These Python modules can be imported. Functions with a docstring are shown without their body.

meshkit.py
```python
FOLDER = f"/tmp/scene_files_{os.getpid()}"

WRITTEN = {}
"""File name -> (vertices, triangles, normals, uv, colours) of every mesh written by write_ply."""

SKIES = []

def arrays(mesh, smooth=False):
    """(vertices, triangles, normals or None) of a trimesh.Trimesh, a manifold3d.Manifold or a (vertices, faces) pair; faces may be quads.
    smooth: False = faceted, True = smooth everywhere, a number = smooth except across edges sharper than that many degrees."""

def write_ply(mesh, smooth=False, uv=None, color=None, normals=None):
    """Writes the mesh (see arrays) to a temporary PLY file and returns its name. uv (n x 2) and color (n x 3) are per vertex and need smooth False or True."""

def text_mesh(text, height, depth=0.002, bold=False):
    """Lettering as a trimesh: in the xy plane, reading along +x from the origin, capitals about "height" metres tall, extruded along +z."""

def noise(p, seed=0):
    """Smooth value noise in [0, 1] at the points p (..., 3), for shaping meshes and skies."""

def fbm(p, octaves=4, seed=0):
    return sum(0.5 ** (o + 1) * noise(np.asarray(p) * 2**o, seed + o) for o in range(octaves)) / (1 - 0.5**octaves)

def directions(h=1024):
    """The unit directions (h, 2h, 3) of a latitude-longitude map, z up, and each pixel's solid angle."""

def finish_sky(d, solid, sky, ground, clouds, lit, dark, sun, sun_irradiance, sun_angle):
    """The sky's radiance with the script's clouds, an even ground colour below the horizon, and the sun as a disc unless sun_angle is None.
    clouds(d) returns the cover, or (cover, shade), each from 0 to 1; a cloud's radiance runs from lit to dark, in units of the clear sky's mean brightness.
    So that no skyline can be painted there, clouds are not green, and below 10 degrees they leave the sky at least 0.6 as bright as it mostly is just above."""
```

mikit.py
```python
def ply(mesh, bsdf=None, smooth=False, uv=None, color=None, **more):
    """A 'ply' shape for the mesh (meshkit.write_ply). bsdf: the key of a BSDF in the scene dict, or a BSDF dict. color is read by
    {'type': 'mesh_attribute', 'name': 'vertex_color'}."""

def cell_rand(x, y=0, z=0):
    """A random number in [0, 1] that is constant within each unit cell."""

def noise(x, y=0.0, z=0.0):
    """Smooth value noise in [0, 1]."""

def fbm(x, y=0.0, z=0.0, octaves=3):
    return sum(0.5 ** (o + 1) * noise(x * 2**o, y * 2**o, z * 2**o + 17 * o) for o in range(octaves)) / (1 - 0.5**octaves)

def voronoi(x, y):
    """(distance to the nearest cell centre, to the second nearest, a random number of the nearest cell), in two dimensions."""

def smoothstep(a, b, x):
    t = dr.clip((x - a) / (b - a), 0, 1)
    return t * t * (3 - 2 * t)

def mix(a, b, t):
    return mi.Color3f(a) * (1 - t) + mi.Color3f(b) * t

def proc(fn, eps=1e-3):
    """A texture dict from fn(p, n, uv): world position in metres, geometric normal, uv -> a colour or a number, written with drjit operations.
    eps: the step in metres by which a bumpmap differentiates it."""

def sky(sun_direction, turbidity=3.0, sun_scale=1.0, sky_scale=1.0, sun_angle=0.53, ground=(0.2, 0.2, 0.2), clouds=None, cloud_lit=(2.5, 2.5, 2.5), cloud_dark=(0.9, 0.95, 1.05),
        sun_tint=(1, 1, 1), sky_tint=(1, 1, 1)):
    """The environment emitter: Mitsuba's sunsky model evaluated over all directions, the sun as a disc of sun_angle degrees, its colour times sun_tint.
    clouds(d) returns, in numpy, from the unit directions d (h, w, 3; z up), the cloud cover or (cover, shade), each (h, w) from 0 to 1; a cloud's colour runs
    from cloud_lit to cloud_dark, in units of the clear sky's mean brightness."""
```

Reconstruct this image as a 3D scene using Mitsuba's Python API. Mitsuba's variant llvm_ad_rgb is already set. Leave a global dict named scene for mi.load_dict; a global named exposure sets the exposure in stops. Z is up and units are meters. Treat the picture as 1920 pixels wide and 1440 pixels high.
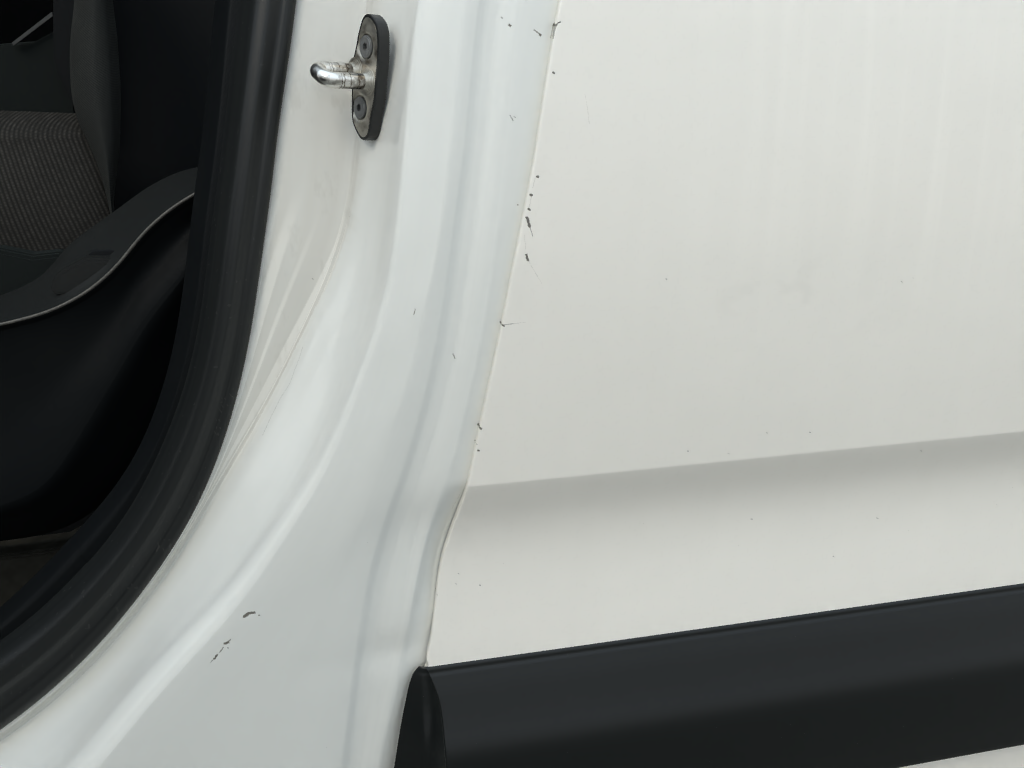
import math
import numpy as np, trimesh, drjit as dr, mitsuba as mi, mikit
import manifold3d as m3
from meshkit import fbm as nfbm
from mikit import proc, noise, fbm, smoothstep, mix
from scipy.interpolate import CubicSpline, PchipInterpolator, Akima1DInterpolator

T = mi.ScalarTransform4f
scene, labels = {}, {}

# ---------------------------------------------------------------- camera, sky, exposure
EYE, FORWARD, UPWARD = [-0.131495, -0.540546, 0.974764], [0.219159, 0.90091, -0.374607], [0.074757, 0.367307, 0.927091]
scene['camera'] = {'type': 'perspective', 'fov': 2 * math.degrees(math.atan(960 / 1800)), 'fov_axis': 'x', 'near_clip': 0.01, 'far_clip': 1000.0,
                   'to_world': T().look_at(origin=EYE, target=[e + f for e, f in zip(EYE, FORWARD)], up=UPWARD)}
exposure = 2.47

def overcast(d):
    """an even cloud deck, a little darker towards the horizon, in soft uneven patches"""
    z = np.clip(d[..., 2], 0, 1)
    n = nfbm(np.stack([d[..., 0] / (z + 0.35) * 1.7 + 3, d[..., 1] / (z + 0.35) * 1.7, z * 0], -1), 4, seed=5)
    shade = np.clip(1.0 * (1 - z) ** 1.55 + 0.5 * (n - 0.5), 0, 1)
    return np.ones_like(z), shade

scene['sky'] = mikit.sky([-0.45, -0.55, 0.75], turbidity=4, sun_scale=0.14, sun_angle=24, ground=(0.16, 0.155, 0.145), clouds=overcast,
                         cloud_lit=(2.20, 2.56, 2.88), cloud_dark=(1.12, 1.09, 1.03), sun_tint=(0.93, 1.0, 1.08))

# ---------------------------------------------------------------- data
# measured curves of the body, millimetres (x along the car, y into the car, z up)
RAILS = {
 'a_in': [[-111.9,136.4,1051.2],[-117.6,129.1,1025.9],[-123.1,122.1,1000.5],[-128.5,115.4,974.9],[-134.0,109.2,949.1],[-140.2,103.4,923.0],[-146.2,98.1,896.6],[-151.7,93.4,869.6],[-157.7,89.2,842.2],[-164.0,85.6,814.1],[-170.6,82.7,785.3],[-178.4,80.6,755.8],[-188.0,79.2,725.8],[-199.6,78.2,695.6],[-213.9,78.0,665.4],[-231.0,78.0,636.3],[-250.8,78.0,608.5],[-272.3,78.0,582.0],[-295.5,78.0,556.9],[-320.3,78.0,533.7],[-346.4,78.0,512.8],[-373.5,78.0,494.1],[-401.2,78.0,477.0],[-429.1,78.0,461.2],[-457.3,78.0,446.4],[-485.5,78.0,432.6]],
 'a0': [[-98.9,133.0,1049.7],[-104.6,125.6,1024.0],[-110.2,118.4,998.0],[-115.6,111.6,971.9],[-121.2,105.3,945.6],[-127.4,99.6,919.0],[-133.4,94.1,892.0],[-139.0,89.1,864.4],[-145.0,84.8,836.4],[-151.4,81.1,807.7],[-158.1,78.1,778.2],[-166.0,75.2,748.4],[-175.8,72.9,718.1],[-187.8,71.1,687.7],[-202.4,70.0,657.5],[-219.8,69.0,628.5],[-239.8,68.8,600.5],[-261.6,68.6,573.6],[-285.0,68.4,548.3],[-310.1,68.2,525.0],[-336.5,68.0,503.9],[-363.9,68.0,484.8],[-392.0,68.0,467.5],[-420.3,68.0,451.5],[-448.9,68.0,436.5],[-477.4,68.0,422.5]],
 'a1': [[-94.8,131.9,1049.2],[-100.6,124.4,1023.3],[-106.1,117.2,997.3],[-111.6,110.4,971.0],[-117.3,104.1,944.5],[-123.5,98.3,917.7],[-129.5,92.8,890.6],[-135.0,87.8,862.8],[-141.1,83.5,834.6],[-147.4,79.9,805.7],[-154.2,77.0,776.0],[-162.2,74.1,745.8],[-172.2,72.0,715.3],[-184.3,70.3,684.6],[-199.0,69.4,654.1],[-216.6,68.5,624.8],[-236.8,68.2,596.6],[-258.7,67.9,569.6],[-282.4,67.6,544.2],[-307.6,67.3,520.7],[-334.1,67.0,499.5],[-361.8,67.0,480.3],[-390.0,67.0,462.8],[-418.6,67.0,446.7],[-447.3,67.0,431.6],[-476.2,67.0,417.5]],
 'b3': [[-56.7,129.4,1050.9],[-61.8,121.6,1023.9],[-66.8,114.1,996.7],[-71.6,107.0,969.3],[-75.9,100.4,941.6],[-80.1,94.4,913.4],[-84.7,89.1,884.8],[-90.5,84.4,855.8],[-99.0,80.4,826.7],[-111.3,77.3,798.2],[-125.8,75.0,769.9],[-141.3,73.7,741.1],[-158.2,73.0,712.3],[-176.3,72.7,683.3],[-195.0,73.1,653.6],[-214.5,73.5,623.4],[-235.3,73.6,593.7],[-257.8,73.7,564.8],[-282.1,73.8,537.5],[-308.4,73.9,512.6],[-336.4,74.0,490.4],[-365.3,74.0,470.6],[-394.6,74.0,451.6],[-424.2,74.0,433.7],[-454.1,74.0,417.3],[-484.1,74.0,402.0]],
 'b2': [[-55.1,127.8,1050.6],[-60.2,120.0,1023.6],[-65.2,112.5,996.4],[-70.0,105.4,969.0],[-74.3,98.8,941.2],[-78.4,92.8,913.1],[-83.0,87.6,884.4],[-88.8,83.0,855.3],[-97.4,79.1,826.2],[-109.7,76.1,797.5],[-124.2,73.9,769.2],[-139.7,73.0,740.2],[-156.7,72.6,711.2],[-174.8,72.6,682.0],[-193.6,73.3,651.9],[-213.2,74.0,621.5],[-234.1,74.1,591.6],[-256.7,74.2,562.6],[-281.2,74.3,535.2],[-307.5,74.4,510.1],[-335.6,74.5,487.8],[-364.7,74.5,467.9],[-394.1,74.5,448.8],[-423.8,74.5,430.9],[-453.9,74.5,414.4],[-484.0,74.5,399.0]],
 'b1': [[-54.3,126.2,1050.4],[-59.4,118.4,1023.4],[-64.4,111.0,996.2],[-69.1,103.9,968.8],[-73.4,97.3,941.0],[-77.6,91.3,912.9],[-82.2,86.2,884.3],[-88.0,81.6,855.2],[-96.6,77.9,826.0],[-108.8,75.0,797.3],[-123.4,72.9,768.9],[-138.8,72.0,739.9],[-155.8,71.8,710.9],[-174.0,71.9,681.5],[-192.8,72.7,651.4],[-212.4,73.5,620.8],[-233.3,73.6,590.9],[-255.9,73.7,561.9],[-280.4,73.8,534.4],[-306.8,73.9,509.3],[-335.0,74.0,487.0],[-364.1,74.0,467.0],[-393.5,74.0,447.9],[-423.3,74.0,430.0],[-453.4,74.0,413.4],[-483.6,74.0,398.1]],
 'b0': [[-52.6,120.0,1049.5],[-57.7,112.2,1022.7],[-62.6,104.8,995.6],[-67.3,97.8,968.4],[-71.6,91.2,940.8],[-75.7,85.3,912.8],[-80.3,80.1,884.3],[-86.1,75.5,855.3],[-94.7,71.7,826.4],[-106.8,68.7,797.8],[-121.3,66.5,769.6],[-136.7,66.0,740.7],[-153.6,66.1,711.6],[-171.6,66.6,682.2],[-190.4,67.8,651.9],[-210.0,69.0,621.2],[-230.9,69.1,591.3],[-253.4,69.2,562.3],[-277.8,69.3,534.9],[-304.2,69.4,509.8],[-332.3,69.5,487.6],[-361.3,69.5,467.6],[-390.7,69.5,448.6],[-420.4,69.5,430.6],[-450.4,69.5,414.2],[-480.6,69.5,398.8]],
 'j': [[-40.8,97.4,1047.8],[-47.4,89.8,1020.5],[-53.3,82.5,992.9],[-58.5,75.5,964.9],[-63.1,69.1,936.6],[-67.5,63.3,907.8],[-72.0,58.2,878.4],[-77.3,53.8,848.4],[-84.8,50.3,818.1],[-96.0,47.5,787.9],[-109.6,45.7,757.8],[-124.6,43.2,727.8],[-141.6,41.3,698.2],[-160.6,40.0,669.1],[-180.6,39.0,639.7],[-202.0,38.0,611.0],[-225.0,36.6,583.5],[-248.7,35.2,556.4],[-273.0,33.8,529.4],[-298.5,32.4,503.7],[-325.6,31.0,480.5],[-354.0,30.8,458.2],[-383.0,30.6,437.0],[-412.4,30.4,416.8],[-442.2,30.2,397.5],[-472.1,30.0,379.2]],
 'c3': [[-31.9,82.4,1047.7],[-40.1,74.2,1019.8],[-47.0,66.3,991.5],[-52.8,58.8,962.9],[-57.9,51.9,933.9],[-62.5,45.6,904.4],[-67.2,40.1,874.2],[-72.4,35.3,843.4],[-79.1,31.4,812.0],[-89.3,28.3,780.5],[-102.4,26.2,749.0],[-117.1,22.9,718.1],[-134.7,20.1,688.0],[-155.1,18.0,659.2],[-176.7,16.0,630.8],[-200.2,14.0,604.0],[-225.4,12.8,578.2],[-250.6,11.6,551.9],[-275.5,10.4,524.1],[-301.0,9.2,496.7],[-328.1,8.0,471.4],[-356.3,7.6,446.6],[-385.3,7.2,423.1],[-414.8,6.8,400.4],[-444.6,6.4,378.4],[-474.7,6.0,357.0]],
 'c2': [[-30.2,70.9,1045.8],[-38.2,62.8,1018.2],[-45.0,55.0,990.3],[-50.7,47.6,962.0],[-55.7,40.8,933.4],[-60.3,34.6,904.2],[-64.9,28.7,874.5],[-69.9,23.4,844.2],[-76.6,19.0,813.4],[-86.7,15.5,782.6],[-99.5,12.8,751.7],[-113.9,10.2,721.0],[-131.1,8.0,691.0],[-151.1,6.6,662.1],[-172.3,5.3,633.5],[-195.5,4.0,606.4],[-220.4,3.0,580.6],[-245.4,2.0,554.3],[-270.0,1.0,526.6],[-295.4,0.0,499.2],[-322.2,-1.0,473.7],[-350.2,-1.5,449.3],[-378.9,-2.0,426.1],[-408.0,-2.5,403.6],[-437.5,-3.0,381.9],[-467.3,-3.5,360.8]],
 'c1': [[-28.7,65.6,1044.8],[-36.7,57.4,1017.3],[-43.5,49.6,989.5],[-49.1,42.2,961.4],[-54.1,35.3,932.8],[-58.6,29.0,903.8],[-63.1,23.0,874.2],[-68.0,17.7,844.0],[-74.6,13.2,813.3],[-84.6,9.6,782.6],[-97.2,6.8,752.0],[-111.3,4.2,721.2],[-128.1,2.1,691.1],[-147.8,0.6,662.1],[-168.6,-0.7,633.3],[-191.5,-2.0,606.0],[-216.2,-3.2,580.4],[-241.0,-4.4,554.2],[-265.4,-5.6,526.5],[-290.4,-6.8,499.2],[-317.0,-8.0,474.0],[-344.8,-8.6,449.7],[-373.3,-9.2,426.6],[-402.3,-9.8,404.4],[-431.6,-10.4,382.9],[-461.1,-11.0,362.0]],
 'c0': [[-25.8,63.4,1044.1],[-33.8,55.2,1016.5],[-40.6,47.4,988.6],[-46.2,39.9,960.4],[-51.1,33.0,931.7],[-55.6,26.8,902.6],[-60.0,20.9,872.9],[-64.8,15.6,842.6],[-71.3,11.2,811.7],[-81.3,7.7,780.8],[-93.9,5.0,749.9],[-107.7,2.2,718.9],[-124.4,-0.2,688.6],[-143.8,-1.9,659.3],[-164.5,-3.4,630.3],[-187.2,-5.0,602.8],[-211.8,-6.5,577.0],[-236.5,-8.0,550.7],[-260.7,-9.5,523.0],[-285.6,-11.0,495.7],[-312.1,-12.5,470.4],[-339.9,-13.1,446.1],[-368.4,-13.7,422.9],[-397.5,-14.3,400.6],[-426.8,-14.9,379.0],[-456.4,-15.5,358.0]],
 'f1': [[-7.3,57.6,1044.8],[-15.1,50.1,1018.8],[-22.0,43.0,992.4],[-27.8,36.1,965.8],[-32.6,29.8,938.7],[-36.8,24.0,911.1],[-40.8,18.6,883.0],[-45.1,13.9,854.4],[-50.6,9.9,825.1],[-58.4,6.6,795.5],[-68.0,4.2,765.5],[-78.7,1.9,735.0],[-90.5,0.3,703.9],[-103.4,-0.8,672.0],[-117.8,-1.4,639.7],[-134.9,-2.0,608.2],[-154.9,-3.1,578.6],[-175.9,-4.2,549.3],[-196.9,-5.3,518.9],[-218.2,-6.4,487.8],[-240.4,-7.5,456.9],[-264.3,-8.0,426.4],[-289.6,-8.5,397.0],[-316.2,-9.0,369.0],[-343.8,-9.5,342.4],[-372.4,-10.0,317.2]],
 'f2': [[8.4,59.0,1047.1],[1.0,52.2,1023.4],[-6.3,45.6,999.5],[-12.8,39.3,975.4],[-17.6,33.3,950.8],[-21.4,27.8,925.8],[-25.1,22.7,900.5],[-29.3,18.1,874.7],[-34.1,14.0,848.5],[-38.9,10.4,821.6],[-44.0,7.5,794.0],[-50.3,5.2,765.8],[-58.0,3.5,737.1],[-67.1,2.4,707.8],[-77.6,1.8,677.9],[-87.9,1.8,646.8],[-96.6,1.6,613.7],[-103.5,1.5,578.6],[-109.8,1.3,542.0],[-115.8,1.2,503.6],[-121.9,1.0,463.7],[-128.2,0.8,422.2],[-134.8,0.6,378.9],[-141.5,0.4,333.6],[-148.5,0.2,286.4],[-155.8,0.0,237.0]],
 'v1': [[15.2,62.1,1046.5],[7.8,55.2,1022.6],[0.4,48.6,998.6],[-6.1,42.2,974.2],[-10.9,36.2,949.5],[-14.6,30.7,924.3],[-18.3,25.5,898.8],[-22.5,20.9,872.8],[-27.3,16.8,846.4],[-32.1,13.2,819.3],[-37.1,10.3,791.4],[-43.3,7.9,763.0],[-51.0,6.3,734.0],[-60.1,5.2,704.5],[-70.5,4.7,674.3],[-80.9,4.6,642.9],[-89.5,4.6,609.5],[-96.4,4.5,574.0],[-102.6,4.5,536.9],[-108.5,4.4,498.1],[-114.5,4.4,457.6],[-120.8,4.4,415.4],[-127.2,4.5,371.3],[-133.8,4.5,325.3],[-140.7,4.6,277.1],[-147.9,4.6,226.7]],
 'v2': [[20.8,62.6,1045.7],[13.4,55.7,1021.7],[6.1,49.1,997.6],[-0.4,42.8,973.2],[-5.2,36.8,948.4],[-8.9,31.2,923.2],[-12.5,26.1,897.5],[-16.7,21.4,871.4],[-21.4,17.2,844.9],[-26.2,13.7,817.8],[-31.2,10.7,789.8],[-37.4,8.4,761.3],[-45.0,6.8,732.2],[-54.0,5.7,702.5],[-64.3,5.2,672.2],[-74.7,5.1,640.6],[-83.3,5.1,607.1],[-90.1,5.1,571.4],[-96.1,5.0,534.1],[-102.0,5.0,495.1],[-107.9,5.0,454.4],[-114.0,5.0,412.0],[-120.3,5.1,367.7],[-126.8,5.1,321.4],[-133.6,5.2,273.0],[-140.6,5.2,222.3]],
 'r1': [[28.0,61.6,1047.2],[21.2,54.7,1023.0],[13.9,48.1,998.8],[7.1,41.7,974.5],[1.9,35.7,949.7],[-2.2,30.1,924.4],[-6.1,24.9,898.8],[-10.2,20.3,872.7],[-14.6,16.1,846.1],[-19.2,12.6,818.9],[-24.2,9.6,790.9],[-30.1,7.4,762.3],[-37.1,5.8,732.9],[-45.3,4.8,702.8],[-54.6,4.4,671.9],[-63.8,4.4,639.7],[-71.7,4.4,605.7],[-79.1,4.4,570.1],[-87.3,4.4,533.5],[-96.1,4.4,495.6],[-103.7,4.4,455.6],[-110.1,4.4,413.2],[-116.3,4.4,369.0],[-122.9,4.4,322.7],[-129.9,4.4,274.5],[-137.1,4.4,224.0]],
 'r2': [[34.6,60.6,1046.1],[27.8,53.6,1022.0],[20.5,47.0,997.8],[13.7,40.6,973.4],[8.6,34.6,948.6],[4.5,29.0,923.3],[0.7,23.9,897.6],[-3.4,19.3,871.5],[-7.7,15.1,844.8],[-12.2,11.6,817.5],[-17.1,8.7,789.5],[-23.0,6.5,760.8],[-29.9,5.0,731.3],[-37.9,4.0,701.1],[-47.1,3.6,670.1],[-56.2,3.6,637.8],[-64.0,3.6,603.7],[-71.3,3.6,568.0],[-79.4,3.6,531.2],[-88.0,3.6,493.2],[-95.5,3.6,453.1],[-101.8,3.6,410.6],[-107.8,3.6,366.1],[-114.3,3.6,319.7],[-121.0,3.6,271.2],[-128.1,3.6,220.5]],
 'g3': [[47.2,62.1,1047.4],[39.8,55.1,1023.1],[32.6,48.4,998.7],[26.0,42.0,974.0],[20.4,35.9,949.0],[15.6,30.3,923.6],[10.8,25.2,897.9],[5.7,20.5,871.7],[0.2,16.4,845.1],[-5.5,12.8,817.8],[-11.4,9.9,789.9],[-17.8,7.7,761.2],[-24.7,6.2,731.5],[-32.0,5.2,700.8],[-40.5,4.8,669.4],[-49.8,4.8,636.9],[-58.1,4.8,602.8],[-65.3,4.8,566.8],[-73.4,4.8,529.8],[-82.1,4.8,491.6],[-89.8,4.8,451.3],[-96.5,4.8,408.7],[-103.2,4.8,364.2],[-110.5,4.8,317.9],[-118.4,4.8,269.7],[-126.7,4.8,219.4]],
 'g4': [[56.2,64.2,1048.2],[49.2,57.1,1023.6],[42.3,50.3,998.9],[35.6,43.8,974.0],[29.7,37.7,948.8],[24.2,32.0,923.2],[19.1,26.8,897.2],[13.6,22.2,870.8],[7.4,18.0,844.1],[1.3,14.5,816.7],[-4.8,11.6,788.5],[-11.2,9.4,759.4],[-17.9,7.9,729.4],[-24.4,6.9,698.1],[-32.5,6.6,666.1],[-43.7,6.6,634.3],[-50.6,6.6,599.2],[-55.1,6.6,562.0],[-68.2,6.6,527.8],[-77.0,6.6,489.4],[-83.9,6.6,448.3],[-92.2,6.6,406.0],[-100.5,6.6,361.9],[-108.9,6.6,315.8],[-117.5,6.6,267.6],[-126.2,6.6,217.2]],
 'e1': [[66.9,68.4,1047.5],[59.8,61.2,1022.6],[52.8,54.3,997.6],[46.1,47.8,972.4],[40.2,41.6,946.9],[34.8,36.0,921.0],[29.7,30.8,894.7],[24.2,26.1,868.0],[18.0,22.0,840.9],[11.9,18.5,813.1],[5.9,15.6,784.5],[-0.4,13.5,755.1],[-7.0,12.1,724.6],[-13.5,11.2,692.9],[-21.3,11.0,660.2],[-32.6,11.0,628.0],[-39.4,11.0,592.4],[-43.8,11.0,554.6],[-56.4,11.0,519.6],[-65.7,11.0,480.9],[-72.4,11.0,439.2],[-80.6,11.0,396.2],[-88.8,11.0,351.4],[-97.1,11.0,304.5],[-105.6,11.0,255.5],[-114.1,11.0,204.2]],
}
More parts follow.
